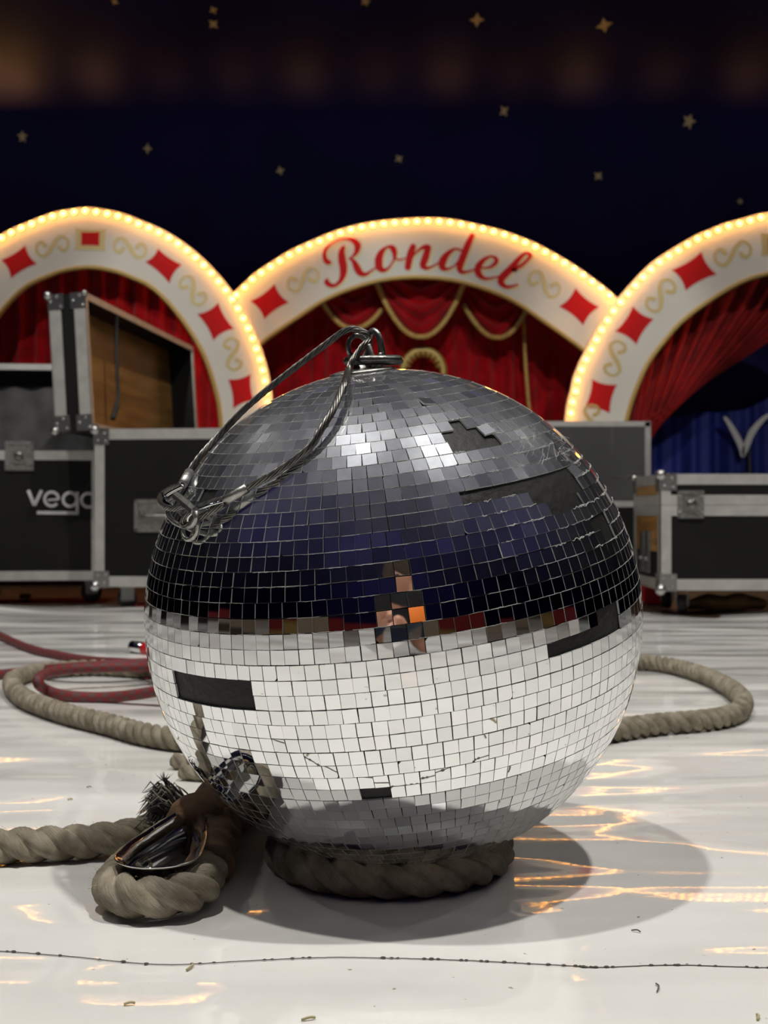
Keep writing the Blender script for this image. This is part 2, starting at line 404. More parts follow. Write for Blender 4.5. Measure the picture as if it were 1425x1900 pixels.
# ---------------------------------------------------------------- white vinyl sheet
def sheet_z(x, y):
    f = max(0, min(1, (y-3.3)/1.0))
    z = .0010*math.sin(x*5+y*2.2)*math.sin(y*4.1-x)
    return z*0.5 + f*f*(.012+.012*math.sin(x*3.1+1)+.008*math.sin(x*8.3+y*2))
def sheet_pt(s, t):
    x = -5+10*s; yend = 4.42+.14*math.sin(x*1.4+2.0)+.05*math.sin(x*4.7) - .10*(x > .6)
    y = -5.2 + (yend+5.2)*(1-(1-t)**1.6)
    return V((x, y, sheet_z(x,y)))
sheet = thing('floor_sheet','wrinkled white vinyl sheet covering the floor under the mirror ball','floor covering')
mb = MB(); mb.grid(sheet_pt, 160, 150); mb.build('vinyl', M['sheet'], sheet)
seam = catmull([(-80,1764),(0,1766),(130,1776),(300,1791),(460,1784),(600,1778),(720,1779),(880,1784),(1050,1793),(1110,1796),(1250,1792),(1425,1797),(1500,1797)], 14)
mb = MB(); run = []
sp = [G(u,v)+V((0,random.uniform(-.0003,.0003),.0006)) for u,v in seam]
mb.tube(sp, .0004, 5)
for i in range(3, len(sp)-1):
    if random.random() < .35: mb.ball(sp[i]+V((random.uniform(-.002,.002),0,.0004)), random.uniform(.0008,.0014), 4, sc=(1.6,1,.6))
tag(mb.build('seam_stitching', M['thread'], sheet), 'thin dark seam thread')

# ---------------------------------------------------------------- the mirror ball
RB = .25; CB = V((.0093, 1.2145, .254))
al, be = R2(7.0), R2(7.7)
AX = V((-math.sin(al), -math.sin(be), math.cos(al)*math.cos(be))).normalized()
def proj(p): return (712.5+F*p.x/p.y, 950-F*(p.z-H)/p.y)
def on_ball(u, v, lift=0.0):
    d = V(((u-712.5)/F, 1, -(v-950)/F)); dl = d.normalized(); o = V((0,0,H))-CB
    b = o.dot(dl); c = o.dot(o)-(RB+lift)**2; D = b*b-c
    t = -b-math.sqrt(D) if D > 0 else -b
    p = V((0,0,H))+dl*t
    q = p-CB
    if q.length < RB+lift: p = CB+q.normalized()*(RB+lift)
    return p
def inside(pt, poly):
    x, y = pt; r = False; n = len(poly)
    for i in range(n):
        (x1,y1),(x2,y2) = poly[i], poly[(i+1)%n]
        if (y1 > y) != (y2 > y) and x < (x2-x1)*(y-y1)/(y2-y1)+x1: r = not r
    return r
MISSING = [[(832,789),(873,784),(916,817),(905,822),(837,835)],
 [(861,905),(957,886),(1049,862),(1067,884),(1081,914),(1076,930),(1030,952),(1007,932),(972,912),(863,934)],
 [(1108,940),(1124,955),(1138,990),(1120,1004),(1098,968)],
 [(316,1245),(390,1250),(459,1261),(466,1315),(390,1306),(326,1293)],
 [(1111,1125),(1147,1112),(1152,1163),(1068,1207),(1024,1227),(1020,1201),(1113,1157)],
 [(665,1464),(727,1455),(730,1476),(676,1487)],
 [(361,927),(385,902),(410,906),(403,925),(370,940)],
 [(640,1486),(668,1485),(668,1489),(640,1490)]]
LOOSE = [(1062,872,14),(1074,897,18),(797,748,9),(948,1012,5),(1128,985,12),(905,800,8)]
ball = thing('mirror_ball','large battered mirror ball of small square mirrors resting on a rope ring','mirror ball',(CB.x,CB.y,CB.z-RB))
mb = MB(); mb.ball(CB, RB-.0021, 40); mb.build('ball_core', M['core'], ball)
ref = V((1,0,0)); EX = (ref-AX*ref.dot(AX)).normalized(); EY = AX.cross(EX)
off = 0.0; nprev = 0
mb = MB(); NR = 60; RO0 = R2(1.4); pitch = PI*RB/NR; rnd = random.Random(11); gaps = []
loose = [(on_ball(u,v), a) for u,v,a in LOOSE]
for i in range(NR):
    if i < 1: continue
    if i % 2 == 0: off = rnd.uniform(0,1) if rnd.random() < .38 or i < 4 else off+rnd.uniform(-.06,.06)
    else: off = off + rnd.uniform(-.05,.05)
    ph = PI/2 - (i+.5)*PI/NR - RO0 + rnd.uniform(-.0006,.0006)
    if ph < -PI/2+.04: continue
    n = max(4, int(2*PI*RB*math.cos(ph)/(pitch*1.0)))
    if i % 2 and abs(n-nprev) < 4: n = nprev      # rows come in backed pairs
    nprev = n
    w = 2*PI*RB*math.cos(ph)/n
    for j in range(n):
        la = 2*PI*(j+off)/n + rnd.uniform(-.02,.02)*w/RB
        d = AX*math.sin(ph) + (EX*math.cos(la)+EY*math.sin(la))*math.cos(ph)
        c = CB + d*RB
        if c.y < CB.y+.02:
            px = proj(c)
            if any(inside(px, q) for q in MISSING): continue
        nz = d.copy(); east = AX.cross(d).normalized(); north = d.cross(east)
        sg = .0085
        nz = (d + east*rnd.gauss(0,sg) + north*rnd.gauss(0,sg)).normalized()
        for lp, a in loose:
            if (lp-c).length < pitch*.55:
                nz = (d + east*math.tan(R2(a))*rnd.choice((-1,1)) + north*math.tan(R2(a*.6))).normalized(); c = c + d*.0012
        rot = rnd.gauss(0,.012)
        e = (east - nz*east.dot(nz)).normalized(); m_ = nz.cross(e)
        e, m_ = e*math.cos(rot)+m_*math.sin(rot), m_*math.cos(rot)-e*math.sin(rot)
        gx = .00022 + rnd.random()*.0003; hw = w/2-gx; hh = pitch/2-.00028-rnd.random()*.00022
        if rnd.random() < .012: hw *= .94
        top = [c+e*(hw*sx)+m_*(hh*sy) for sx,sy in ((-1,-1),(1,-1),(1,1),(-1,1))]
        if rnd.random() < .05:                         # chipped corner
            k = rnd.randrange(4); q = top[k]; a_, b_ = top[(k-1)%4], top[(k+1)%4]; f = rnd.uniform(.06,.22)
            top = top[:k]+[q.lerp(a_,f), q.lerp(b_,f)]+top[k+1:]
        kk = len(top); bot = [p-nz*.0019 for p in top]
        mb.add(top+bot, [tuple(range(kk))], 0)
        o = len(mb.v)-2*kk
        for a_ in range(kk):
            mb.f.append([o+a_, o+kk+a_, o+kk+(a_+1)%kk, o+(a_+1)%kk]); mb.m.append(1); mb.sm.append(False)
tiles = mb.build('mirror_tiles', [M['mirror'],M['tile_edge']], ball)
# crinkled strings of dried glue along the row joints of the damaged upper flank
mb = MB(); rg = random.Random(5)
zone = [(830,775),(940,775),(1060,830),(1150,900),(1150,1020),(900,1010),(830,930)]
for i in range(3, 31):
    ph = PI/2 - i*PI/NR - RO0
    for sgm in range(110):
        la = rg.uniform(-PI, 0)
        d = AX*math.sin(ph) + (EX*math.cos(la)+EY*math.sin(la))*math.cos(ph)
        px = proj(CB+d*RB)
        if d.y > .25: continue
        hot = inside(px, zone)
        if rg.random() > (.55 if hot else .30): continue
        ln = rg.uniform(.02,.08)*(1 if hot else 1.5); pts = []
        for q in range(9):
            l2 = la+ln*q/8; p2 = ph+rg.gauss(0,.0024 if hot else .0008)
            dd = AX*math.sin(p2)+(EX*math.cos(l2)+EY*math.sin(l2))*math.cos(p2); pts.append(CB+dd*(RB+(abs(rg.gauss(0,.0005)) if hot else .0001)))
        if any(inside(proj(p), q) for p in pts for q in MISSING): continue
        mb.tube(resample(catmull([tuple(p) for p in pts],3),n=18), rg.uniform(.00014,.00034) if hot else rg.uniform(.00010,.0002), 4)
for k in range(14):
    u, v = rg.uniform(930,1060), rg.uniform(800,860); pts = [on_ball(u+rg.gauss(0,14), v+rg.gauss(0,10), .0002+abs(rg.gauss(0,.0006))) for q in range(4)]
    mb.tube(catmull([tuple(p) for p in pts],5), .00018, 4)
tag(mb.build('glue_residue', M['glue'], ball), 'crinkled pale dried glue strings')
# hanging fittings at the pole
PO = CB+AX*RB
Tp = Matrix.Translation(PO) @ V((0,0,1)).rotation_difference(AX).to_matrix().to_4x4()
mb = MB(); mb.lathe([(.001,-.004),(.033,-.003),(.0335,-.0005),(.027,.001),(.018,.0022),(.009,.003),(.008,.008),(.0005,.009)], Tp, 32); mb.build('cap_plate', M['zinc'], ball)
def ring_path(c, ax_, bx_, ra, rb, n=48): return [c+ax_*ra*math.cos(2*PI*i/n)+bx_*rb*math.sin(2*PI*i/n) for i in range(n)]
rc = P(693,669,1.186)
mb = MB(); mb.tube(ring_path(rc, V((1,0,.02)), V((0,1,.10)), .0255, .0255), .0048, 12, closed=True); tag(mb.build('lifting_ring', M['steel'], ball), 'flat round steel ring lying on the cap')
mb = MB(); mb.tube(ring_path(P(664,644,1.186), V((.97,.25,0)), V((0,0,1)), .0100, .0118), .0026, 10, closed=True); tag(mb.build('eye_ring', M['steel'], ball), 'small upright steel ring')
# ---------------------------------------------------------------- shackle on the pole and the wire rope
sh = thing('chain_link','upright oval steel link looped through the top ring of the mirror ball','chain link', tuple(P(694,690,1.178)))
cc = P(697,646,1.178); ax1 = V((.10,0,.995)).normalized()*-1; ax1 = (P(703,684,1.178)-P(691,614,1.178)).normalized(); bx = V((.62,-.78,0)); bx = (bx-ax1*bx.dot(ax1)).normalized()
mb = MB(); mb.tube([cc+ax1*.0175*math.copysign(abs(math.cos(t))**.8,math.cos(t))+bx*.0092*math.sin(t) for t in [2*PI*i/44 for i in range(44)]], .0033, 12, closed=True); mb.build('link_bow', M['steel'], sh)
mb = MB(); mb.tube(catmull([tuple(P(u,v,y)) for u,v,y in ((686,664,1.17),(682,676,1.168),(688,686,1.168),(698,684,1.168),(704,672,1.168),(706,656,1.17))],6), .0026, 8)
mb.tube(catmull([tuple(P(u,v,y)) for u,v,y in ((684,640,1.166),(690,658,1.164),(693,674,1.165),(690,683,1.166))],6), .0024, 8); mb.build('twisted_tie', M['zinc'], sh)

sc_ = thing('safety_cable','twisted steel wire rope with crimped end eyes draped over the mirror ball','wire rope', tuple(on_ball(430,930,.004)))
top = [P(684,621,1.176),P(669,614,1.178),P(654,610,1.18),P(636,616,1.182)]
c1 = top+[P(u,v,y) for u,v,y in ((620,627,1.184),(571,664,1.184),(504,716,1.18),(455,758,1.176))]+[on_ball(u,v,.0035) for u,v in ((410,804),(375,842),(350,876))]
c1 = [V(p) if (V(p)-CB).length > RB+.0033 else CB+(V(p)-CB).normalized()*(RB+.0033) for p in catmull([tuple(p) for p in c1],10)]
c2 = [P(687,631,1.172),P(676,639,1.166),P(665,653,1.163),P(654,669,1.157),P(645,690,1.146)]+[on_ball(u,v,l) for u,v,l in ((640,708,.014),(631,730,.014),(617,762,.013),(596,797,.010),(575,829,.006),(540,857,.0045),(498,885,.0055),(455,907,.0065))]
c2 = catmull([tuple(p) for p in c2],10)
w1 = wire(c1,.0034); w2 = wire(c2,.0034); w1.add(w2.v, w2.f, 0, True)
w1.build('wire', M['cable'], sc_)
def ferrule(a, b, r):
    d = (b-a); T = Matrix.Translation(a) @ V((0,0,1)).rotation_difference(d.normalized()).to_matrix().to_4x4(); l = d.length
    m_ = MB(); m_.lathe([(r*.7,-.0004),(r,.0005),(r,l-.0005),(r*.7,l+.0004)], T @ Matrix.Diagonal((1.0,1.0,1,1)), 18); return m_.build('crimp_sleeve', M['zinc'], sc_)
ferrule(on_ball(352,876,.004), on_ball(339,899,.006), .0048)
ferrule(on_ball(459,905,.0065), on_ball(416,930,.008), .0045)
e1 = catmull([tuple(on_ball(u,v,l)) for u,v,l in ((338,899,.007),(316,906,.010),(300,917,.013),(296,930,.014),(306,941,.014),(326,944,.013),(345,938,.011))],8)
wire(e1,.0028).build('end_eye', M['cable'], sc_)
e2 = catmull([tuple(on_ball(u,v,l)) for u,v,l in ((416,926,.008),(392,933,.011),(365,944,.014),(346,957,.016),(338,970,.015),(345,976,.012),(362,966,.010),(392,950,.009),(418,936,.008))],8)
wire(e2,.0031).build('end_eye', M['cable'], sc_)
mb = MB(); mb.tube(catmull([tuple(on_ball(u,v,l)) for u,v,l in ((418,930,.009),(388,938,.0125),(362,949,.015),(350,960,.015),(352,968,.012),(368,960,.011),(395,946,.010))],8), .0016, 8); mb.build('thimble_liner', M['chrome'], sc_); mb = MB()
mb.tube(catmull([tuple(on_ball(u,v,l)) for u,v,l in ((340,902,.008),(320,912,.011),(307,921,.0135),(306,931,.0135),(318,937,.013))],8), .0018, 8)
mb.build('thimble_liner', M['chrome'], sc_)
ql = thing('screw_link','steel screw link hooked through the wire rope eyes against the mirror ball','screw link', tuple(on_ball(345,985,.003)))
mb = MB()
a, b = on_ball(327,920,.016), on_ball(362,949,.017)
d = b-a; T = Matrix.Translation(a) @ V((0,0,1)).rotation_difference(d.normalized()).to_matrix().to_4x4()
mb.lathe([(.003,-.001),(.0042,0),(.0042,d.length),(.003,d.length+.001)], T, 6); o = mb.build('hex_sleeve', M['steel'], ql)
for p in o.data.polygons: p.use_smooth = False
mb = MB(); mb.tube(catmull([tuple(on_ball(u,v,l)) for u,v,l in ((330,922,.016),(318,927,.013),(312,942,.010),(314,958,.008),(326,970,.007),(342,977,.008),(356,975,.012),(364,962,.016),(364,950,.017))],8), .0024, 10); mb.build('link_bow', M['zinc'], ql)
ql2 = thing('snap_ring','small open steel loop hanging lowest below the wire rope eyes','ring', tuple(on_ball(350,1000,.003)))
mb = MB(); mb.tube(catmull([tuple(on_ball(u,v,l)) for u,v,l in ((345,962,.009),(340,980,.006),(341,994,.005),(349,1001,.005),(359,997,.0055),(366,985,.007),(367,968,.010),(362,955,.012),(352,953,.012))],8,True), .0021, 10, closed=True); mb.build('loop', M['zinc'], ql2)
ferr = None
# ---------------------------------------------------------------- ropes
RR = .018
mb = rope([(CB.x-.004+.1105*math.cos(t), CB.y-.002+.1105*math.sin(t), RR*.93) for t in [2*PI*i/90 for i in range(90)]], RR, lay=2.7, closed=True)
mb.v = [V((p.x,p.y,max(.0005,p.z))) for p in mb.v]
tag(mb.build('rope_ring', M['hemp'], origin=(CB.x,CB.y,0)), 'ring of thick twisted rope under the mirror ball holding it still','rope ring')
# coil of thick rope reaching out on both sides behind the ball
cp = [G(440,1400),G(390,1397),(G(330,1394)),G(265,1383),G(200,1364),G(140,1349),G(90,1333),G(48,1315),G(24,1292),G(26,1276),G(60,1264),G(110,1257),G(180,1254),G(260,1258),G(340,1262),
      G(500,1266),G(730,1262),G(950,1254),G(1120,1247),G(1190,1244),G(1240,1249),G(1300,1266),G(1345,1287),G(1372,1308),G(1379,1326),G(1366,1342),G(1335,1352),G(1290,1358),G(1240,1362),G(1190,1368),G(1140,1376),G(1080,1386),G(960,1396),G(700,1402)]
RC = .0185
mb = rope([V(p)+V((0,0,RC*.96)) for p in [V(q) for q in catmull([tuple(p) for p in cp],10,True)]], RC, lay=1.75, closed=True)
tag(mb.build('coiled_rope', M['hemp'], origin=G(730,1262)), 'long loop of twisted hemp rope snaking out both sides behind the mirror ball','rope')
# eye rope with thimble
er = thing('eye_rope','thick hemp rope with a spliced eye around a shiny metal thimble','rope',(-.206,1.093,0))
RE = .0188
inc = catmull([tuple(G(u,v)) for u,v in ((-190,1622),(-100,1611),(0,1603),(90,1599),(180,1592),(250,1581),(300,1566))],10)
inc = [V(p)+V((0,0,RE*.97)) for p in inc] + [V((-.212,1.29,.020)), V((-.188,1.315,.024))]
c0 = V((-.2060,1.082,0)); rrad = .0405
eye = []
for i in range(25):
    a = R2(172)+R2(196)*i/24; eye.append(c0+V((rrad*math.cos(a), rrad*math.sin(a),0)))
def zt(y): return .0205+.07*max(0,y-1.16)
eyep = [V((-.197,1.29,0)),V((-.2075,1.255,0)),V((-.2235,1.215,0)),V((-.2385,1.165,0)),V((-.245,1.12,0))]+eye+[V((-.1665,1.12,0)),V((-.1685,1.165,0)),V((-.172,1.215,0)),V((-.168,1.26,0)),V((-.158,1.30,0))]
eyep = [V((p[0],p[1],zt(p[1]))) for p in catmull([tuple(p) for p in eyep],6)]
mb = rope(inc, RE, lay=2.15); e_ = rope(eyep, RE*1.02, lay=2.1)
o = len(mb.f); mb.add(e_.v, e_.f, 0, True, [e_.uv[i] for i in range(len(e_.f))]); mb.build('strand', M['hemp'], er)
# loose hairs on the rope
mb = MB(); rh = random.Random(3)
for src in (inc, eyep):
    for k in range(130):
        p = V(rh.choice(src)); a = rh.uniform(0,2*PI); dr = V((rh.gauss(0,1),rh.gauss(0,1),abs(rh.gauss(.3,.8)))).normalized()
        q = p+dr*RE*.96; q2 = q+dr*rh.uniform(.001,.004)+V((rh.gauss(0,.003),rh.gauss(0,.003),rh.gauss(0,.001))); q3 = q2+V((rh.gauss(0,.003),rh.gauss(0,.003),rh.gauss(0,.002)))
        if min(q.z,q2.z,q3.z) > .001: mb.tube([q,q2,q3], [.00016,.00014,.00005], 3)
mb.tube([G(280,1545,.045),G(287,1540,.05),G(284,1532,.055),G(286,1524,.058)],[.0004,.0004,.0003,.0001],4)
tag(mb.build('loose_fibres', M['straw'], er), kind='stuff')
# thimble: a U channel swept round the teardrop
tp = []
for i in range(33):
    a = R2(170)+R2(200)*i/32; tp.append(c0+V((.0262*math.cos(a), .0262*math.sin(a),0)))
tp = [V((-.2015,1.215,0)),V((-.211,1.19,0)),V((-.2215,1.155,0)),V((-.2290,1.12,0))]+tp+[V((-.1818,1.12,0)),V((-.1856,1.155,0)),V((-.1925,1.19,0)),V((-.198,1.213,0))]
tp = resample(catmull([tuple(p) for p in tp],4), n=90)
prof = [(.0135,.0225),(.0085,.0185),(.0025,.0115),(0,0),(.0025,-.0115),(.0085,-.0185),(.0135,-.0215)]
th_ = .0013
loop = prof+[(x-th_*.9, z+ (0.0006 if z > 0 else -.0006)) for x,z in reversed(prof)]
vs = []
for i,p in enumerate(tp):
    t = (tp[min(i+1,len(tp)-1)]-tp[max(i-1,0)]).normalized(); nn = V((-t.y,t.x,0))   # outward of the loop
    if (p-c0-V((0,.04,0))).dot(nn) < 0: nn = -nn
    zc = zt(p.y)+.003
    for x,z in loop: vs.append(p+nn*x+V((0,0,zc+z)))
L_ = len(loop); fs = [(i*L_+j, i*L_+(j+1)%L_, (i+1)*L_+(j+1)%L_, (i+1)*L_+j) for i in range(len(tp)-1) for j in range(L_)]
mb = MB(); mb.add(vs, fs, 0, True); tag(mb.build('thimble', M['chrome'], er), 'shiny teardrop metal thimble')
# brown wrap over the splice
wp = catmull([(-.196,1.226,.031),(-.187,1.26,.035),(-.170,1.31,.037),(-.147,1.365,.036),(-.118,1.415,.033)],8)
legw = catmull([(-.1660,1.125,.0205),(-.1675,1.165,.022),(-.171,1.205,.025),(-.174,1.25,.031)],8)
mb = MB(); k = len(wp); vs = []
def wprof(th): return 1
pts = resample(wp, n=26); rs = [(.0315+.003*math.sin(i*.9)+.002*noise.noise(V((i*.7,0,0)))) for i in range(26)]
mb.tube(pts, rs, 28)
mb.tube(resample(legw, n=22), [.0222+.0012*math.sin(i*1.1) for i in range(22)], 28)
mb.v = [p+V((noise.noise(p*70),noise.noise(p*70+V((5,0,0))),noise.noise(p*70+V((0,5,0)))))*.0035 for p in mb.v]
mb.v = [V((p.x,p.y,max(.001,p.z))) for p in mb.v]
tag(mb.build('splice_wrap', M['tape'], er), 'dark brown leather wrap on the splice')
# frayed end
mb = MB(); rf = random.Random(9); b0 = V((-.219,1.256,.041))
for k in range(420):
    a = rf.gauss(0,.55); ln = rf.uniform(.020,.040)
    dr = V((-.92,.15+rf.gauss(0,.26),.42+rf.gauss(0,.34))).normalized()
    s0 = b0+V((rf.gauss(0,.005),rf.gauss(0,.007),rf.gauss(0,.006)))
    p1 = s0+dr*ln*.6+V((0,0,.006)); p2 = s0+dr*ln*.95+V((rf.gauss(0,.002),rf.gauss(0,.002),-.010+rf.gauss(0,.003)))
    mb.tube([s0,s0.lerp(p1,.5)+V((0,0,.001)),p1,p2],[.0009,.0011,.0009,.0002],3, 0 if rf.random()<.55 else 1)
tag(mb.build('frayed_end', [M['hair_dark'],M['hair_pale']], er), 'black and grey frayed tuft', kind='stuff')
mb = MB(); q = [P(336,1524,1.262),P(327,1496,1.262),P(316,1468,1.262),P(305,1444,1.262)]
wire(catmull([tuple(p) for p in q],6), .0024, 3, 5).build('cord_tail', M['hair_dark'], er)
mb = MB()
for k in range(26):
    p0 = q[-1]; mb.tube([p0-V((0,0,.004)), p0+V((rf.gauss(0,.004),rf.gauss(0,.003),rf.uniform(.002,.007)))],[.0005,.0001],3,1 if k%3==0 else 0)
tag(mb.build('cord_fray',[M['hair_dark'],M['hair_pale']], er), kind='stuff')
# two rope ends by the coil
for (pa, lab) in (([G(400,1434),G(360,1430),G(322,1427)],'cut rope end lying closest to the coiled hemp rope'),([G(420,1452),G(380,1450),G(337,1447)],'cut rope end lying between the coil and the brown splice wrap')):
    r_ = .0115
    m_ = rope([V(p)+V((0,0,r_)) for p in catmull([tuple(p) for p in pa],8)], r_, lay=2.3, sides=24)
    tag(m_.build('rope_end', M['hemp'], origin=V(pa[2])), lab,'rope')
# red climbing rope
rp = [(-90,1144),(-20,1176),(50,1208),(110,1223),(170,1233),(240,1238),(290,1246),(330,1262),(322,1282),(270,1295),(200,1303),(130,1301),(88,1290),(70,1273),(86,1258),(130,1249),(190,1246),(280,1245),(400,1247),(430,1240),(380,1233),(280,1237),(190,1242),(110,1248),(50,1254),(-20,1262),(-100,1272)]
rk = .0105
zz = lambda i: rk+ (.004 if i in (13,14,15) else 0)
pp = [V(G(u,v)) for u,v in rp]
lift = {5:.02,6:.03,7:.036,8:.03,9:.014,11:0,12:.006,13:.032,14:.036,15:.036,16:.036,17:.030,20:.02,21:.03,22:.030,23:.020}
pp = [p+V((0,0,rk+lift.get(i,0)*.9)) for i,p in enumerate(pp)]
# keep the drawn outline while the rope climbs over the hemp rope: shift along the line of sight
qq = []
for p,(u,v) in zip(pp, rp): qq.append(G(u, v-rk*F/p.y*.9, p.z))
pts = resample(catmull([tuple(p) for p in qq],10), .006)
mb = MB(); mb.tube(pts, rk, 12, uvk=1/.045)
tag(mb.build('climbing_rope', M['kern'], origin=G(130,1301)), 'red and grey braided climbing rope looped over the hemp rope','rope')
# chrome ended red handle lying behind the ball
hd = thing('hand_tool','red handle with a bright chrome end peeking out behind the mirror ball','tool', tuple(G(262,1206)))
a = P(243,1190,3.02); b = P(266,1193,3.0); c = P(300,1197,2.98)
def cyl(a,b,r,m,name,par,n=18):
    d = b-a; T = Matrix.Translation(a) @ V((0,0,1)).rotation_difference(d.normalized()).to_matrix().to_4x4(); l = d.length
    q = MB(); q.lathe([(r*.6,0),(r,.003),(r,l-.002),(r*.8,l)], T, n); return q.build(name, m, par)
ofs = V((0,0,.0165-a.z)); 
cyl(a+ofs,b+ofs,.0155,M['chrome'],'chrome_end',hd); cyl(b+ofs,c+ofs,.0165,M['red_plastic'],'grip',hd)
# straw and litter on the sheet
for k,(u,v,l,ang,lab) in enumerate(((352,1797,.012,75,'short straw flake standing across the seam near the thimble'),(1218,1835,.016,80,'curved dark fibre below the seam on the sheet'),(572,1893,.010,20,'pale straw flake at the near edge of the sheet'),(1405,1890,.009,75,'ochre straw flake in the near corner of the sheet'),(130,1485,.006,10,'pale straw crumb on the sheet above the eye rope'),(240,1865,.008,15,'thin straw flake on bare sheet below the eye rope'),(1180,1730,.008,-30,'thin dark splinter in the shadow edge beside the ball'),(165,1462,.006,5,'dark sliver on the sheet above the eye rope'))):
    c = G(u,v); e = V((math.cos(R2(ang)),math.sin(R2(ang)),0)); 
    mb = MB(); pts = [c-e*l/2+V((0,0,.0011)), c+V((l*.12,0,.0022)), c+e*l/2+V((0,0,.0012))]
    mb.tube(catmull([tuple(p) for p in pts],4), .0006 if k in (1,6,7) else .0010, 5)
    tag(mb.build('straw_flake', M['thread'] if k in (1,6,7) else M['straw'], origin=c), lab, 'straw')

# ---------------------------------------------------------------- arches
def curve_uv(pts, n, per=6): return resample([V((p[0],p[1],0)) for p in catmull(pts,per)], n=n)
def offset(pts, d):
    out = []
    for i,p in enumerate(pts):
        t = (pts[min(i+1,len(pts)-1)]-pts[max(i-1,0)]).normalized(); out.append(p+V((t.y,-t.x,0))*d)
    return out
def smoothpoly(tips, k=7, conc=.28):
    c = sum((V((x,y,0)) for x,y in tips), V((0,0,0)))/len(tips); out = []
    n = len(tips)
    for i in range(n):
        a, b = V((*tips[i],0)), V((*tips[(i+1)%n],0)); m = (a+b)/2; m = m+(c-m)*conc*1.1
        for j in range(k):
            t = j/k; out.append(a*(1-t)**2+m*2*t*(1-t)+b*t*t)
    return out
def fan(mb, pts, Y, mi):
    c = sum(pts, V((0,0,0)))/len(pts); w = [P(p.x,p.y,Y) for p in [c]+pts]; n = len(pts)
    mb.add(w, [(0,1+i,1+(i+1)%n) for i in range(n)], mi)
STK = [0]
def stroke(mb, pts, Y, mi, per=8):
    STK[0] = (STK[0]+1) % 8; Y = Y-.0003*STK[0]
    q = catmull(pts, per); k = len(q); A = []; B = []
    for i,(x,y,w) in enumerate(q):
        a, b = q[max(i-1,0)], q[min(i+1,k-1)]; t = V((b[0]-a[0],b[1]-a[1],0)); t = t.normalized() if t.length > 1e-9 else V((1,0,0))
        n = V((-t.y,t.x,0))*w/2; A.append(P(x+n.x,y+n.y,Y)); B.append(P(x-n.x,y-n.y,Y))
    mb.strip(A,B,mi)
    for e in (0,-1):                                   # round ends
        Y = Y+.0001
        x,y,w = q[e]; fan(mb,[V((x+w/2*math.cos(2*PI*j/12),y+w/2*math.sin(2*PI*j/12),0)) for j in range(12)],Y,mi)
def scroll(mb, u, v, ang, mir, size, Y, mi):
    base = [(-.40,-.12),(-.62,-.38),(-.93,-.22),(-.98,.20),(-.66,.46),(-.30,.30),(0,0),(.30,-.30),(.66,-.46),(.98,-.20),(.93,.22),(.62,.38),(.40,.12)]
    ws = [.24,.22,.17,.16,.20,.25,.28,.25,.20,.16,.17,.22,.24]; ca, sa = math.cos(R2(ang)), math.sin(R2(ang)); out = []
    for (x,y),w in zip(base,ws):
        y *= 1.05*(-1 if mir else 1); out.append((u+size*(x*ca-y*sa), v+size*(x*sa+y*ca), w*size))
    stroke(mb, out, Y, mi, 6)
bulb_mesh = None
def make_bulb_mesh():
    q = MB(); RX = Matrix.Rotation(PI/2,4,'X')
    q.lathe([(.0005,.048),(.008,.0465),(.0140,.042),(.0170,.035),(.0170,.028),(.0150,.021),(.0120,.017)], RX, 14, 0)
    q.lathe([(.0165,-.004),(.0170,.012),(.0150,.0165),(.0110,.0172)], RX, 14, 1)
    o = q.build('bulb', [M['bulb'],M['gold_trim']]); me = o.data; bpy.data.objects.remove(o); return me
bulb_mesh = make_bulb_mesh()
def arch(label, bulbs, inner, Y, apexbulb=None, diamonds=(), squares=(), scrolls=(), nb=80, spacing=20.6, nper=6):
    base = P((bulbs[0][0]+bulbs[-1][0])/2, 1000, Y); base.z = 0
    root = thing('arch_sign', label, 'arch sign', tuple(base))
    cen = curve_uv(bulbs, 400, nper)
    out = offset(cen, 8.5)
    o2 = resample(out, n=121); i2 = curve_uv(inner, 121, nper)
    mb = MB(); d = .06
    Of = [P(p.x,p.y,Y) for p in o2]; If = [P(p.x,p.y,Y) for p in i2]
    Ob = [p+V((0,d,0)) for p in Of]; Ib = [p+V((0,d,0)) for p in If]
    mb.strip(Of,If); mb.strip(Ob,Ib); mb.strip(Of,Ob); mb.strip(If,Ib)
    e = Y-.002
    for t in diamonds: fan(mb, smoothpoly(t), e, 1)
    for t,t2 in squares: fan(mb, smoothpoly(t,5,.12), e, 2); fan(mb, smoothpoly(t2,5,.08), e-.001, 1)
    for s_ in scrolls: scroll(mb, *s_, e, 2)
    mb.build('panel', [M['sign_white'],M['sign_red'],M['sign_gold']], root)
    mb = MB(); mb.tube([p+V((0,-.004,0)) for p in If], .017, 8); mb.build('gold_edge', M['gold_trim'], root)
    pts = resample(cen, ds=spacing)
    for p in pts:
        w = P(p.x,p.y,Y-.001)
        if w.z < .6: continue
        b = bpy.data.objects.new('bulb', bulb_mesh); C.objects.link(b); b.parent = root; b.location = w-base
    return root
def half(apex, prof): return [(apex-d,v) for d,v in reversed(prof)]+[(apex+d,v) for d,v in prof[1:]]
def cr(x,y,o,s): return (o[0]+x/s, o[1]+y/s)
c1_ = lambda *p: [cr(x,y,(0,360),1425/520) for x,y in p]
c2_ = lambda *p: [cr(x,y,(420,380),1425/520) for x,y in p]
c3_ = lambda *p: [cr(x,y,(900,380),1425/525) for x,y in p]
Y1 = 9.0; Y2 = 9.16
lb = half(160,[(0,393),(30,396.5),(62,403),(99,417),(137,433),(172,454),(205,480),(234,509),(261,541),(283,575),(302,612),(318,652),(329,690),(336,732),(340,780),(341,900),(341,1036)])
li = half(164,[(0,496),(40,501),(74,512),(120,535),(163,579),(201,634),(223,681),(237,729),(243,758),(246,800),(247,900),(247,1036)])
mirx = lambda t, ax: [(2*ax-x,y) for x,y in t]
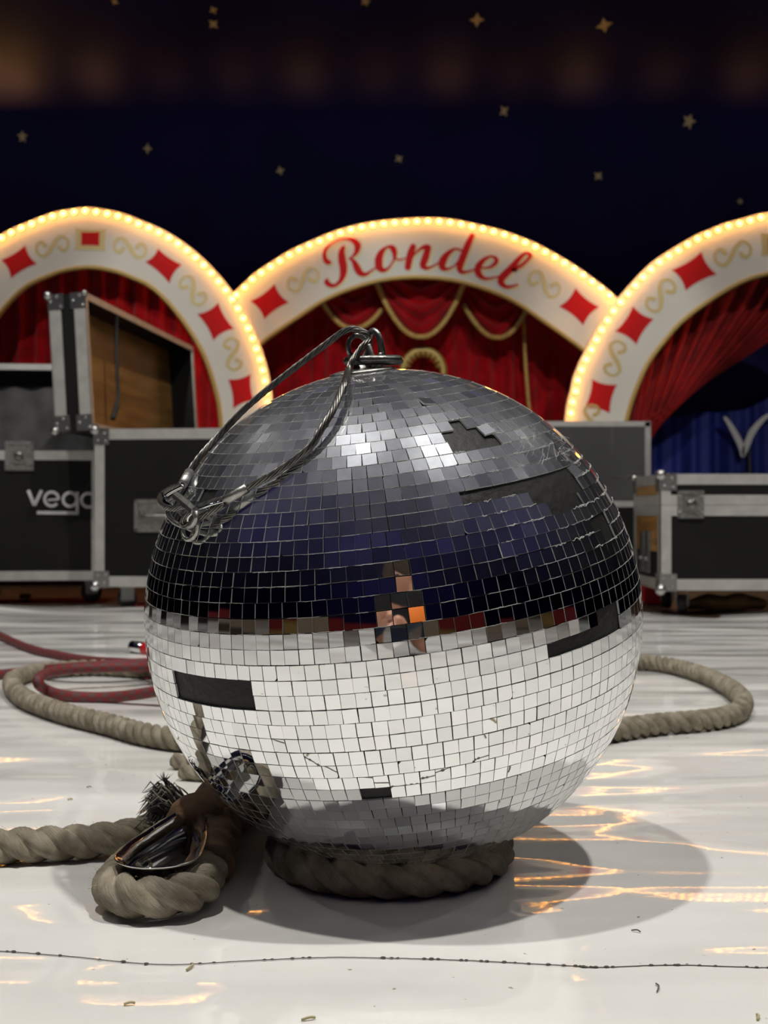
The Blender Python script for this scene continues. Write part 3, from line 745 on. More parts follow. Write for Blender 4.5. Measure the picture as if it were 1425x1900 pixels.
dl = [c1_((128,260),(188,355),(55,430),(5,335)), c1_((803,275),(925,360),(862,455),(738,345)), c1_((1110,552),(1190,685),(1085,745),(1003,610)), c1_((1160,942),(1275,915),(1292,1052),(1185,1092))]
dl += [mirx(dl[2],163), mirx(dl[3],163)]
arch('white arch with red diamonds and warm bulbs, standing behind the open flight cases', lb, li, Y1, diamonds=dl,
     squares=[(c1_((385,172),(540,178),(535,292),(378,285)), c1_((412,193),(508,192),(505,264),(412,260)))],
     scrolls=[(97,457,-12,False,30),(241,460,12,True,30),(358,539,48,True,30),(432,657,78,True,29),(-35,535,-48,False,30)])
rb_ = half(1440,[(0,402),(26,404),(51,411),(73,417),(96,423),(119,433),(140,441),(162,453),(182,465),(203,478),(221,490),(237,504),(253,520),(268,537),(282,553),(297,570),(310,589),(321,607),(332,626),(341,645),(352,664),(361,684),(369,704),(373,726),(379,747),(382,768),(384,800),(385,900),(385,1036)])
ri = half(1440,[(0,506),(15,508),(61,522),(116,553),(172,594),(208,634),(238,675),(260,723),(275,770),(280,810),(281,900),(281,1036)])
dr_ = [c3_((1090,235),(1168,350),(1010,432),(940,328)), c3_((745,510),(850,575),(762,705),(655,638)), c3_((540,878),(665,905),(628,1050),(500,1025))]
dr_ += [mirx(dr_[0],1440),mirx(dr_[1],1440)]
gs = c3_((1387,140),(1540,150),(1535,265),(1392,258)); gs2 = c3_((1425,165),(1505,168),(1502,242),(1425,240))
arch('white arch with red diamonds and warm bulbs, standing in front of the blue drape', rb_, ri, Y1, diamonds=dr_, squares=[(gs,gs2)],
     scrolls=[(1360,470,-16,False,34),(1226,548,-48,False,33),(1141,665,-72,False,32),(1098,782,-86,False,30),(1520,472,14,True,33)])
cbp = [(414,1036),(414,800),(414,640),(420,585),(431,560),(444,544),(460,530),(475,515),(511,491),(548,469),(588,451),(628,435),(668,424),(712,417),(755,413.5),(799,412),(841,415.5),(883,424),(924,434),(946,441),(987,457),(1025,477),(1062,499),(1097,524),(1131,551),(1146,570),(1152,600),(1153,640),(1153,800),(1153,1036)]
cip = [(452,1036),(452,800),(455,700),(468,660),(491,632),(548,592),(602,557),(657,534),(712,519.5),(774,514.5),(840,520),(902,537),(955,560),(1010,597),(1047,623),(1080,648),(1100,668),(1110,700),(1112,800),(1112,1036)]
arc = arch('white arch with red script lettering between the two diamond arches', cbp, cip, Y2, diamonds=[c2_((245,402),(318,497),(193,582),(122,490)), c3_((455,418),(575,515),(495,608),(372,512))],
     scrolls=[(562,519,-24,False,30),(1010,527,30,True,31)])
def letters(dx, dy, e, mi, mb, k=1.0):
    s_ = 1425/220
    A = lambda L: [(580+x/s_+dx, 420+y/s_+dy, w/s_*k) for x,y,w in L]
    B = lambda L: [(780+x/s_+dx, 420+y/s_+dy, w/s_*k) for x,y,w in L]
    for L in (A([(200,432,44),(168,420,52),(145,375,44),(142,325,38),(165,265,30),(230,205,20),(320,160,18),(420,147,24),(495,172,52),(540,225,66),(532,295,52),(495,350,30),(440,392,16)]),
      A([(372,245,34),(350,310,62),(355,400,78),(370,490,78),(365,580,64),(330,660,42),(270,708,34),(210,705,46),(170,668,52),(180,635,24)]),
      A([(455,385,20),(500,430,48),(535,500,68),(575,560,62),(640,575,38),(710,530,20),(770,488,16)]),
      A([(890,247,22),(828,310,58),(795,400,78),(803,490,72),(852,525,45),(910,500,24),(968,420,20),(988,340,46),(968,268,60),(930,245,38),(890,247,22)]),
      A([(990,380,20),(1040,402,17),(1110,385,16)]),
      A([(1208,245,62),(1172,345,70),(1145,490,64)]), A([(1175,420,16),(1225,335,20),(1295,270,28),(1360,245,50),(1388,258,60)]),
      A([(1392,255,60),(1358,370,72),(1328,465,66),(1365,500,40),(1430,488,24),(1510,440,16)]),
      B([(485,285,24),(410,272,26),(318,340,58),(265,430,78),(272,498,60),(330,510,28),(400,480,18),(455,420,16)]), B([(622,112,52),(572,220,66),(512,370,72),(474,485,66),(492,545,44),(560,545,26),(645,520,16)]),
      B([(735,500,14),(830,492,26),(900,445,42),(912,392,40),(850,360,24),(765,400,42),(694,490,68),(702,570,62),(770,625,36),(860,620,22),(945,600,16)]),
      B([(1090,525,22),(1190,485,34),(1285,405,32),(1325,345,34),(1265,322,30),(1185,390,48),(1085,510,70),(985,610,74),(972,675,62),(1030,725,36),(1110,720,26),(1168,698,20)])):
        stroke(mb, L, e, mi, 7)
mb = MB(); letters(4.2,3.0,Y2-.0025,1,mb,1.25); letters(0,0,Y2-.0065,0,mb,1.22); mb.build('lettering',[M['sign_red'],M['sign_glow']],arc)

# ---------------------------------------------------------------- curtains
def curtain(name, label, u0, u1, vtop, Y, mat_, pleats, amp=.05, zbot=.0, bottom=None, seed=0):
    rn = random.Random(seed); ph = [rn.uniform(0,6) for _ in range(4)]
    def fn(s,t):
        x = P(u0+(u1-u0)*s,950,Y).x; zt_ = P(0,vtop(u0+(u1-u0)*s) if callable(vtop) else vtop,Y).z
        zb = zbot if bottom is None else bottom(s)
        z = zt_+(zb-zt_)*t
        y = Y+amp*(math.sin(s*pleats*2*PI+ph[0]+.5*math.sin(s*9+ph[1])) + .4*math.sin(s*pleats*4.7*PI+ph[2])+.25*math.sin(s*pleats*1.3*PI+t*2))*(.6+.4*t)
        return V((x,y,z))
    m_ = MB(); m_.grid(fn, int(pleats*14), 14)
    return tag(m_.build(name, mat_, origin=(P((u0+u1)/2,950,Y).x,Y,0)), label, 'curtain')
def under(outer, inner, k=.5):
    def ip(pts, u):
        pts = sorted(pts)
        for (a,b),(c,d) in zip(pts,pts[1:]):
            if a <= u <= c and c > a: return b+(d-b)*(u-a)/(c-a)
        return 1000
    return lambda u: min(ip(inner,u), 900)*k + min(ip(outer,u), 900)*(1-k)
curtain('stage_curtain','red velvet curtain hanging behind the arch over the open flight case', -160, 450, under(lb,li,.55), 9.45, M['velvet'], 17, .045, seed=1)
cc_ = curtain('stage_curtain','red velvet curtain hanging behind the lettered arch', 440, 1136, under(cbp,cip,.8), 9.85, M['velvet'], 15, .05, seed=2)
# drawn aside curtain on the arch by the blue drape
def drawn(s,t):
    u = 1140+s*470; top_ = P(0,480,9.5).z
    uu = u-(t**1.25)*(u-1150)*.93+6*t
    v = 480+ t*(330+ (1-s)*150) - s*t*30
    v = max(v, under(rb_,ri,.55)(max(u,1092)))
    p = P(uu, v, 9.5); p.y = 9.5
    k = math.sin(s*13*2*PI+1.5*t)+.4*math.sin(s*31*PI+2)
    p.y += .05*k*(1-.5*t); return p
mb = MB(); mb.grid(drawn, 150, 30)
tag(mb.build('stage_curtain', M['velvet_dark'], origin=P(1160,1036,9.5)), 'dark red curtain drawn aside in front of black and the blue drape','curtain')
# swags
def swag(label, ua, va, ub, vb, vm, Y, seed, utop=None):
    root = thing('curtain_swag', label, 'swag', tuple(P((ua+ub)/2, vm, Y)), 'gold edged swags under the lettered arch')
    rn = random.Random(seed)
    def edge(s): return ua+(ub-ua)*s, va+(vb-va)*s + (vm-(va+vb)/2)*(1-abs(2*s-1)**2.1)
    def topv(s): return 500 + 0*s
    def fn(s,t):
        u, v = edge(s); vt = 495 if va > 540 else 490
        vv = vt+(v-vt)*t; bul = math.sin(PI*s)
        y = Y-.10*bul*(.4+.6*t) + .035*math.sin(t*26+2.2*abs(s-.5)*4)*bul
        p = P(u, vv, Y); return V((p.x, y, p.z))
    m_ = MB(); m_.grid(fn, 40, 50); m_.build('cloth', M['velvet'], root)
    m_ = MB(); m_.tube([fn(i/40,1.0)+V((0,-.012,0)) for i in range(41)], .020, 8); m_.build('fringe', M['fringe'], root)
    return root
swag('gold edged red swag hanging in the middle under the red lettering', 693,510, 866,512, 628, 9.5, 1)
swag('gold edged red swag hanging beneath the capital letter of the sign', 597,560, 708,575, 612, 9.58, 2)
swag('gold edged red swag hanging beneath the last letters of the sign', 860,566, 978,574, 629, 9.58, 3)
mb = MB(); mb.tube(catmull([tuple(P(u,v,9.62)) for u,v in ((972,578),(973,630),(976,690),(980,740),(984,800),(985,1000),(985,1036))],6), .014, 8)
tag(mb.build('gold_cord', M['fringe'], cc_), 'gold cord hanging down the curtain')
mb = MB(); cen = P(785,690,9.62)
mb.tube([cen+V((.165*math.cos(t),-.01,.175*math.sin(t))) for t in [2*PI*i/40 for i in range(40)]], .030, 10, closed=True)
for k in range(9):
    a = R2(20+17.5*k); mb.tube([cen+V((.11*math.cos(a),0,.12*math.sin(a))), cen+V((.16*math.cos(a),-.02,.17*math.sin(a)))], [.012,.02], 8)
tag(mb.build('gold_emblem', M['gold_trim'], cc_), 'round gold ornament')
# blue drape and white braid
def bd(s,t):
    u = 1150+s*520; p = P(u, 950, 10.6); top_ = P(0,742+34*math.sin(s*5.5+.4)+8*math.sin(s*17),10.6).z
    return V((p.x, 10.6+.05*math.sin(s*40)+.03*math.sin(s*93), top_*(1-t)))
dr0 = thing('blue_drape','dark blue drape with a white braided point in the arch opening','drape',(P(1400,950,10.6).x,10.6,0))
mb = MB(); mb.grid(bd,160,8); mb.build('cloth', M['blue_drape'], dr0)
mb = MB(); sc3 = 1425/420
vv = [(1345,775,5),(1352,784,8),(1366,808,11),(1376,830,11),(1378,846,6),(1384,830,11),(1394,805,12),(1408,786,10),(1424,772,7),(1445,768,4)]
stroke(mb, vv, 10.45, 0, 5); mb.build('white_braid', M['white_cloth'], dr0)
mb = MB(); mb.tube([P(1390,830,10.47),P(1392,900,10.47),P(1394,1030,10.47)], .012, 6); mb.build('grey_cord', M['grey_panel'], dr0)

# ---------------------------------------------------------------- flight cases
def frame(org, yaw):
    return Matrix.Translation(org) @ Matrix.Rotation(R2(yaw),4,'Z')
def panels(mb, w, d, h, T, mi=0, t=.012, open_top=False, z0=0):
    mb.box((t,0,z0),(w-t,t,z0+h),mi,T); mb.box((t,d-t,z0),(w-t,d,z0+h),mi,T)
    mb.box((0,0,z0),(t,d,z0+h),mi,T); mb.box((w-t,0,z0),(w,d,z0+h),mi,T)
    mb.box((t,t,z0),(w-t,d-t,z0+t),mi,T)
    if not open_top: mb.box((t,t,z0+h-t),(w-t,d-t,z0+h),mi,T)
def rails(mb, w, d, z0, z1, T, rw=.032, th=.003, hor=(True,True)):
    for x in (0,w):
        for y in (0,d):
            sx = 1 if x == 0 else -1; sy = 1 if y == 0 else -1
            a, b = sorted((x-sx*th, x+sx*rw)); c, e = sorted((y-sy*th, y+sy*.001)); mb.box((a,c,z0),(b,e,z1),0,T,.0008)
            a, b = sorted((x-sx*th, x+sx*.001)); c, e = sorted((y-sy*th, y+sy*rw)); mb.box((a,c,z0),(b,e,z1),0,T,.0008)
    for k,z in enumerate((z0,z1)):
        if not hor[k]: continue
        sz = 1 if k == 0 else -1; za, zb = sorted((z-sz*th, z+sz*rw)); zc, zd = sorted((z-sz*th, z+sz*.001))
        for y in (0,d):
            sy = 1 if y == 0 else -1; c, e = sorted((y-sy*th*1.1, y)); mb.box((0,c,za),(w,e,zb),0,T,.0008)
            c, e = sorted((y-sy*th, y+sy*rw)); mb.box((0,c,zc),(w,e,zd),0,T,.0008)
        for x in (0,w):
            sx = 1 if x == 0 else -1; c, e = sorted((x-sx*th*1.1, x)); mb.box((c,0,za),(e,d,zb),0,T,.0008)
            c, e = sorted((x-sx*th, x+sx*rw)); mb.box((c,0,zc),(e,d,zd),0,T,.0008)
def ball_corner(p, T, root, r=.021, flap=(1,1,1)):
    mb = MB(); mb.ball(T @ V(p), r, 8)
    sx, sy, sz = flap; w = .055
    x,y,z = p
    for ax in range(3):
        lo = [0,0,0]; hi = [0,0,0]
        for i,(q,s_) in enumerate(zip(p,flap)):
            if i == ax: a,b = q-s_*.006, q-s_*.003
            else: a,b = q-s_*.004, q+s_*w
            lo[i],hi[i] = sorted((a,b))
        mb.box(lo,hi,0,T,.001)
    for (dx,dz) in ((.038,.012),(.012,.038),(.042,.042)):
        mb.ball(T @ V((x+sx*dx, y-sy*.007, z+sz*dz)), .0045, 4)
    return mb.build('ball_corner', M['corner'], root)
def caster(p, root, r=.036, yaw=20):
    p = V(p); T = Matrix.Translation(p) @ Matrix.Rotation(R2(yaw),4,'Z')
    c = thing_part = MB(); top_ = p.z
    mb = MB(); mb.box((-.038,-.038,-.006),(.038,.038,0),0,T,.001)
    hgt = top_
    for s_ in (-1,1): mb.box((-.024,s_*.020-.0015,-(hgt-r*.8)),(.024,s_*.020+.0015,-.005),0,T)
    o = mb.build('caster', M['fork'], root)
    mb = MB(); mb.lathe([(.006,-.016),(r*.9,-.015),(r,-.010),(r,.010),(r*.9,.015),(.006,.016)], T @ Matrix.Translation((0,0,-(hgt-r))) @ Matrix.Rotation(PI/2,4,'X'), 20)
    mb.build('wheel', M['rubber'], o)
def latch(c, T, root, s=.05):
    mb = MB(); x,y,z = c
    mb.box((x-s,y-.004,z-s*1.05),(x+s,y,z+s*1.05),0,T,.0015)
    mb.box((x-s*.95,y-.010,z+s*.78),(x+s*.95,y-.003,z+s*1.0),0,T,.002); mb.box((x-s*.95,y-.010,z-s),(x+s*.95,y-.003,z-s*.78),0,T,.002)
    mb.box((x-s*.55,y-.014,z-s*.55),(x+s*.55,y-.003,z+s*.62),0,T,.004)
    for sx in (-1,1):
        for sz in (-1,1): mb.ball(T @ V((x+sx*s*.82,y-.006,z+sz*s*.6)), .005, 4)
    o = mb.build('latch', M['zinc'], root)
    mb = MB(); mb.lathe([(.001,.0),(.018,.001),(.018,.006),(.010,.009),(.001,.010)], T @ Matrix.Translation((x,y-.013,z)) @ Matrix.Rotation(PI/2,4,'X'), 16)
    mb.box((x-.018,y-.030,z-.004),(x+.018,y-.013,z+.004),0,T,.002); mb.build('turn_key', M['steel'], o)
# -- open trunk with upright lid
T = frame(V((-1.060,4.35,0)), -6.5); w,d,z0,h = .60,1.45,.088,.572
tr = thing('flight_case','black flight case with its plywood lined lid propped open in front of the arch','flight case',tuple(T @ V((w/2,d/2,0))))
mb = MB(); panels(mb,w,d,h,T,0,.012,True,z0); mb.build('case_body', M['black_lam'], tr)
mb = MB(); rails(mb,w,d,z0,z0+h,T,.036); mb.build('edge_rails', M['alu'], tr)
for sx in (0,1):
    for sz in (0,1): ball_corner((w*sx,0,z0+h*sz),T,tr,.019,(1-2*sx,1,1-2*sz))
for x,y in ((.09,.09),(w-.32,.10),(.09,d-.1),(w-.09,d-.1)): caster(T @ V((x,y,z0)),tr)
mb = MB(); hx,hz = .235,.345
mb.box((hx-.085,-.004,hz-.06),(hx+.085,0,hz+.06),0,T,.002)
mb.box((hx-.085,-.009,hz+.045),(hx+.085,-.003,hz+.06),0,T,.002); mb.box((hx-.085,-.009,hz-.06),(hx+.085,-.003,hz-.045),0,T,.002); mb.box((hx-.085,-.009,hz-.06),(hx-.07,-.003,hz+.06),0,T,.002); mb.box((hx+.07,-.009,hz-.06),(hx+.085,-.003,hz+.06),0,T,.002)
hp = mb.build('recessed_handle', M['zinc'], tr)
mb = MB(); mb.tube([T @ V(p) for p in ((hx-.06,-.006,hz+.012),(hx-.055,-.016,hz-.002),(hx+.055,-.016,hz-.002),(hx+.06,-.006,hz+.012))], .008, 10); mb.build('handle_grip', M['steel'], hp)
# lid: stands on the hinge side, open face toward +x
TL = T @ Matrix.Translation((-.012,0,z0+h+.004)) @ Matrix.Rotation(R2(-3.2),4,'Y')
lw, lh = .135, .50
mb = MB(); t = .010
mb.box((-lw,0,0),(-lw+t,d,lh),0,TL); mb.box((-lw+t,0,0),(0,t,lh),0,TL); mb.box((-lw+t,d-t,0),(0,d,lh),0,TL); mb.box((-lw+t,t,0),(0,d-t,t),0,TL); mb.box((-lw+t,t,lh-t),(0,d-t,lh),0,TL)
lid = mb.build('case_lid', M['black_lam'], tr)
mb = MB(); mb.box((-lw+t+.001,t+.001,t+.001),(-lw+t+.009,d-t-.001,lh-t-.001),0,TL); tag(mb.build('lid_lining', M['ply'], lid), 'golden brown plywood lining inside the lid')
mb = MB(); rw = .042; th = .004
for (lo,hi) in (((-lw-th,-th,0),(-lw+rw,.001,lh)),((-rw,-th,0),(th,.001,lh)),((-lw-th,-th,0),(-lw+.001,rw,lh)),((-lw-th,-th,lh-.001),(-lw+rw,d,lh+th)),((-rw,-th,lh-.001),(th,d,lh+th)),
   ((-.001,-th,0),(th,.020,lh)),((-.001,0,lh-.022),(th,d,lh)),((-.001,d-.030,0),(th,d,lh)),((-.001,0,0),(th,d,.022)),((-lw,d-.001,0),(th,d+th,lh))): mb.box(lo,hi,0,TL,.0008)
mb.build('lid_rails', M['alu'], lid)
for sx in (0,1):
    for sz in (0,1):
        q = MB(); p = (-lw*(1-sx), 0, lh*sz); s1 = 1-2*sz
        q.ball(TL @ V((p[0]+(-.004 if sx==0 else .002),-.004,p[2])), .017 if sx==0 else .011, 8)
        a,b = sorted((p[2]-s1*.004,p[2]+s1*.055)); x1,x2 = (-lw-.006,-lw+.055) if sx==0 else (-.055,.006)
        q.box((x1,-.007,a),(x2,-.004,b),0,TL,.001)
        for dx,dz in ((.2,.5),(.8,.2),(.6,.8)): q.ball(TL @ V((x1+(x2-x1)*dx,-.009,a+(b-a)*dz)), .005, 4)
        q.build('lid_corner', M['corner'], lid)
st_ = [TL @ V(p) for p in ((-.004,.36,lh-.02),(-.010,.36,lh-.10),(-.012,.35,lh-.24),(-.012,.34,lh-.36),(-.016,.28,.06))]
mb = MB(); pts = catmull([tuple(p) for p in st_],6); mb.tube(pts, [.007]*(len(pts)-5)+[.011]*5, 8); mb.build('lid_strap', M['rubber'], lid)
# -- case with the word on its front
T = frame(V((-1.905,4.56,0)), 5.5); w,d,z0,h = .80,.55,.095,.50
vc = thing('flight_case','black flight case with white lettering and a grey padded raised lid','flight case',tuple(T @ V((w/2,d/2,0))))
mb = MB(); panels(mb,w,d,h,T,0,.012,True,z0); mb.build('case_body', M['black_lam'], vc)
mb = MB(); rails(mb,w,d,z0,z0+h,T,.034); mb.build('edge_rails', M['alu'], vc)
for x,y in ((.36,.08),(w-.05,.10),(.1,.45)): caster(T @ V((x,y,z0)),vc,.040)
def to_face(u,v,yl=-.004):
    inv = T.inverted(); o = inv @ V((0,0,H)); dd = (inv.to_3x3() @ V(((u-712.5)/F,1,-(v-950)/F))); k = (yl-o.y)/dd.y; return o+dd*k
lp = to_face(36,846); latch((lp.x,-.004,lp.z),T,vc,.055)
mb = MB(); s5 = 1425/420
def fstroke(L):
    q = L; k = len(q); A=[];B=[]
    for i,(x,y,w_) in enumerate(q):
        a,b = q[max(i-1,0)],q[min(i+1,k-1)]; t_ = V((b[0]-a[0],b[1]-a[1],0)).normalized(); n_ = V((-t_.y,t_.x,0))*w_/2
        A.append(T @ to_face((x+n_.x)/s5,780+(y+n_.y)/s5,-.002)); B.append(T @ to_face((x-n_.x)/s5,780+(y-n_.y)/s5,-.002))
    mb.strip(A,B)
arcp = lambda cx,cy,r,a0,a1,w_: [(cx+r*math.cos(R2(a0+(a1-a0)*i/24)),cy+r*math.sin(R2(a0+(a1-a0)*i/24)),w_) for i in range(25)]
fstroke([(178,440,20),(216,535,22)]); fstroke([(216,535,22),(262,440,20)])
fstroke(arcp(325,495,44,40,360,18)); fstroke([(300,502,12),(372,496,12)])
fstroke(arcp(440,498,43,0,360,18)); fstroke([(486,450,18),(486,592,18)]); fstroke([(232,580,20),(494,584,20)])
fstroke(arcp(556,503,43,0,360,18)); fstroke([(604,458,18),(604,552,18)])
mb.build('lettering', M['white_text'], vc)
TL = T @ Matrix.Translation((0,d+.01,z0+h-.03)) @ Matrix.Rotation(R2(-4),4,'X'); lh=.44; ld=.12
mb = MB(); t=.01
mb.box((0,ld-t,0),(w,ld,lh),0,TL); mb.box((0,0,0),(t,ld-t,lh),0,TL); mb.box((w-t,0,0),(w,ld-t,lh),0,TL); mb.box((t,0,lh-t),(w-t,ld-t,lh),0,TL)
lid = mb.build('case_lid', M['black_lam'], vc)
def fo(s,t_): return TL @ V((.012+(w-.024)*s, ld-.03-.018*math.sin(s*34)*.5-.012*math.sin(t_*3), .02+(lh-.10)*t_))
mb = MB(); mb.grid(fo,60,10); tag(mb.build('lid_padding', M['grey_foam'], lid),'soft grey padding in the lid')
mb = MB(); mb.box((0,-.003,lh-.024),(w,.002,lh+.002),0,TL); mb.box((0,-.003,0),(.024,.002,lh),0,TL); mb.box((w-.024,-.003,0),(w,.002,lh),0,TL); mb.box((0,0,lh-.001),(w,ld,lh+.003),0,TL); mb.build('lid_rails', M['alu'], lid)
# -- case behind the ball with grey lid panel
T = frame(V((.20,4.75,0)), 0); w,d,z0,h = .90,.42,.10,.30
gc = thing('flight_case','low black flight case with a raised flat grey lid, half hidden by the mirror ball','flight case',tuple(T @ V((w/2,d/2,0))))
mb = MB(); panels(mb,w,d,h,T,0,.012,True,z0); mb.build('case_body', M['black_lam'], gc)
mb = MB(); rails(mb,w,d,z0,z0+h,T,.022); mb.build('edge_rails', M['alu'], gc)
for x,y in ((.1,.08),(w-.1,.08),(.1,.34),(w-.1,.34)): caster(T @ V((x,y,z0)),gc,.034)
lx1 = P(1206,950,5.2).x-.20; lz1 = P(0,783,5.2).z
mb = MB(); mb.box((-.05,d+.03,z0+h-.05),(lx1,d+.055,lz1),0,T); lid = mb.build('case_lid', M['grey_panel'], gc)
mb = MB(); y0=d+.027
for lo,hi in (((-.05,y0,lz1-.02),(lx1,y0+.03,lz1+.003)),((lx1-.022,y0,z0+h-.05),(lx1+.003,y0+.03,lz1)),((-.053,y0,z0+h-.05),(-.03,y0+.03,lz1))): mb.box(lo,hi,0,T)
mb.build('lid_rails', M['alu'], lid)
mb = MB(); xs = P(1136,950,5.2).x-.20; zs = P(0,884,5.2).z
mb.box((xs-.004,d+.0285,z0+h),(xs+.004,d+.031,lz1-.02),0,T); mb.box((xs,d+.0285,zs-.004),(lx1-.02,d+.031,zs+.004),0,T); tag(mb.build('seam_strips', M['grey_foam'], lid),'paler grey strips across the lid panel')
# -- closed case on the other side
Yc = 4.1; x0 = P(1226,950,Yc).x; T = frame(V((x0,Yc,0)), 0); w,d = .95,.43; z0 = P(0,1094,Yc).z; zt_ = P(0,881,Yc).z; zs = P(0,938,Yc).z
rc_ = thing('flight_case','closed black flight case with a butterfly latch in front of the blue drape','flight case',tuple(T @ V((w/2,d/2,0))))
mb = MB(); mb.box((.001,.001,z0+.001),(w-.001,d-.001,zs),0,T); mb.build('case_body', M['black_lam'], rc_)
mb = MB(); mb.box((.001,.001,zs+.001),(w-.001,d-.001,zt_),0,T); lid = mb.build('case_lid', M['black_lam'], rc_)
mb = MB(); mb.box((-.002,.03,z0+.13),(0,d-.03,zt_-.012),0,T); tag(mb.build('side_panel', M['ply'], rc_),'wood brown end panel with orange bulb light in its colour')  # wood brown also carries the orange bulb light on this case end
mb = MB(); rails(mb,w,d,z0,zs,T,.036); mb.build('edge_rails', M['alu'], rc_)
mb = MB(); rails(mb,w,d,zs+.003,zt_,T,.034,.003,(True,True)); mb.build('lid_rails', M['alu'], lid)
ball_corner((0,0,zt_),T,rc_,.020,(1,1,-1)); ball_corner((0,0,z0),T,rc_,.020,(1,1,1)); ball_corner((0,d,zt_),T,rc_,.016,(1,-1,-1))
latch((P(1281,950,Yc).x-x0,-.004,zs+.004),T,rc_,.046)
for x,y in ((.10,.10),(.10,.33),(.8,.10),(.8,.33)): caster(T @ V((x,y,z0)),rc_,.034,70)
mb = MB()
for yy in (.17,.26): mb.box((-.012,yy-.03,z0+.05),(-.003,yy+.03,z0+.20),0,T,.002); mb.ball(T @ V((-.013,yy,z0+.10)),.008,6)
mb.build('corner_plates', M['zinc'], rc_)
# low clutter behind the cases
mb = MB(); mb.box((-2.3,5.98,0),(-.35,6.05,.150)); mb.box((-2.3,6.05,.125),(-.35,6.3,.150)); tag(mb.build('wooden_board', M['board'], origin=(-1.2,6.0,0)),'brown wooden step board visible under the flight case with white lettering','board')
mb = MB(); mb.box((.9,5.6,0),(2.4,5.66,.12)); tag(mb.build('wooden_board', M['board'], origin=(1.6,5.6,0)),'brown wooden board behind the closed flight case','board')
mb = MB(); cen = P(1345,1113,4.35); cen.z = .026
mb.ball(cen,.07,14,sc=(2.3,.9,.50)); mb.v = [p+V((noise.noise(p*14),noise.noise(p*14+V((3,0,0))),noise.noise(p*14+V((0,3,0)))))*.018 for p in mb.v]; mb.v=[V((p.x,p.y,max(.0,p.z))) for p in mb.v]
tag(mb.build('crumpled_cloth', M['cloth_brown'], origin=(cen.x,cen.y,0)),'crumpled tan cloth on the floor under the closed flight case','cloth')
mb = MB(); mb.box((1.02,4.62,0),(1.10,4.72,.07),0,None,.006); tag(mb.build('small_box', M['red_plastic'], origin=(1.06,4.67,0)),'small red box on the floor between the mirror ball and closed flight case','box')
mb = MB(); q = P(47,1113,4.9); mb.box((q.x-.02,q.y-.02,0),(q.x+.02,q.y+.02,.022),0,None,.004); tag(mb.build('wood_block', M['cloth_brown'], origin=(q.x,q.y,0)),'small tan block on the floor under the lettered flight case','block')

# ---------------------------------------------------------------- the photographer, seen only in the mirrors
def skinned(name, joints, edges, m, parent, sub=2):
    org = V((0,0,0)); q = parent
    while q is not None: org += q.location; q = q.parent
    me = bpy.data.meshes.new(name); me.from_pydata([V(j[:3])-org for j in joints], edges, [])
    me.materials.append(m); o = bpy.data.objects.new(name, me); C.objects.link(o); o.parent = parent
    o.modifiers.new('Skin','SKIN')
    for i,j in enumerate(joints):
        r = j[3]; me.skin_vertices[0].data[i].radius = (r, j[4] if len(j) > 4 else r)
    me.skin_vertices[0].data[0].use_root = True
    sb = o.modifiers.new('Smooth','SUBSURF'); sb.levels = sub; sb.render_levels = sub
    o.modifiers['Skin'].use_smooth_shade = True
    return o
LEAN = lambda js: [(j[0],j[1]+.24*min(1,max(0,(j[2]-.4)/.2)) if abs(j[0])<.28 else j[1],*j[2:]) for j in js]
pe = thing('person','person in dark jacket with one orange sleeve crouching behind a phone, mirrored in ball','person',(.08,-.66,0))
J = [(.09,-.80,.24,.13,.11),(.085,-.74,.40,.125,.10),(.075,-.66,.56,.14,.105),(.07,-.60,.665,.075,.065),(.068,-.575,.72,.052),(.066,-.555,.775,.078,.086),(.065,-.545,.835,.082,.092),(.065,-.55,.89,.060,.066),
     (.245,-.60,.60,.058),(.31,-.40,.42,.043),(.19,-.20,.335,.034),(.105,-.085,.318,.026),
     (-.105,-.60,.60,.058),(-.19,-.40,.42,.043),(-.13,-.20,.345,.034),(-.075,-.085,.338,.026),
     (.20,-.74,.24,.088),(.35,-.46,.37,.070),(.33,-.60,.10,.046),(.345,-.50,.035,.040),
     (-.02,-.74,.24,.088),(-.17,-.46,.37,.070),(-.16,-.60,.10,.046),(-.175,-.50,.035,.040)]
E = [(0,1),(1,2),(2,3),(3,4),(4,5),(5,6),(6,7),(3,8),(8,9),(9,10),(10,11),(3,12),(12,13),(13,14),(14,15),(0,16),(16,17),(17,18),(18,19),(0,20),(20,21),(21,22),(22,23)]
body = skinned('body', LEAN(J[:8])+[J[8][:1]+(J[8][1]+.24,)+J[8][2:]]+J[9:12]+[J[12][:1]+(J[12][1]+.24,)+J[12][2:]]+J[13:], E, M['skin'], pe)
JK = LEAN([(.087,-.77,.34,.145,.125),(.083,-.73,.44,.150,.118),(.075,-.66,.57,.160,.122),(.07,-.61,.655,.09,.075),(.25,-.60,.605,.072),(.312,-.40,.422,.057),(.195,-.21,.338,.046),(-.11,-.60,.605,.072),(-.192,-.40,.422,.057),(-.137,-.21,.348,.046)])
skinned('jacket', JK, [(0,1),(1,2),(2,3),(3,4),(4,5),(5,6),(3,7),(7,8),(8,9)], M['jacket'], pe)
TRS = [(.09,-.80,.24,.145,.125),(.09,-.79,.32,.140,.120),(.205,-.74,.24,.100),(.352,-.46,.372,.083),(.332,-.595,.12,.060),(-.025,-.74,.24,.100),(-.172,-.46,.372,.083),(-.162,-.595,.12,.060)]
skinned('trousers', TRS, [(0,1),(0,2),(2,3),(3,4),(0,5),(5,6),(6,7)], M['denim'], pe)
skinned('sleeve', [(.29,-.36,.40,.088),(.24,-.27,.36,.085),(.155,-.15,.300,.066)], [(0,1),(1,2)], M['orange'], pe)['label'] = 'orange sleeve'
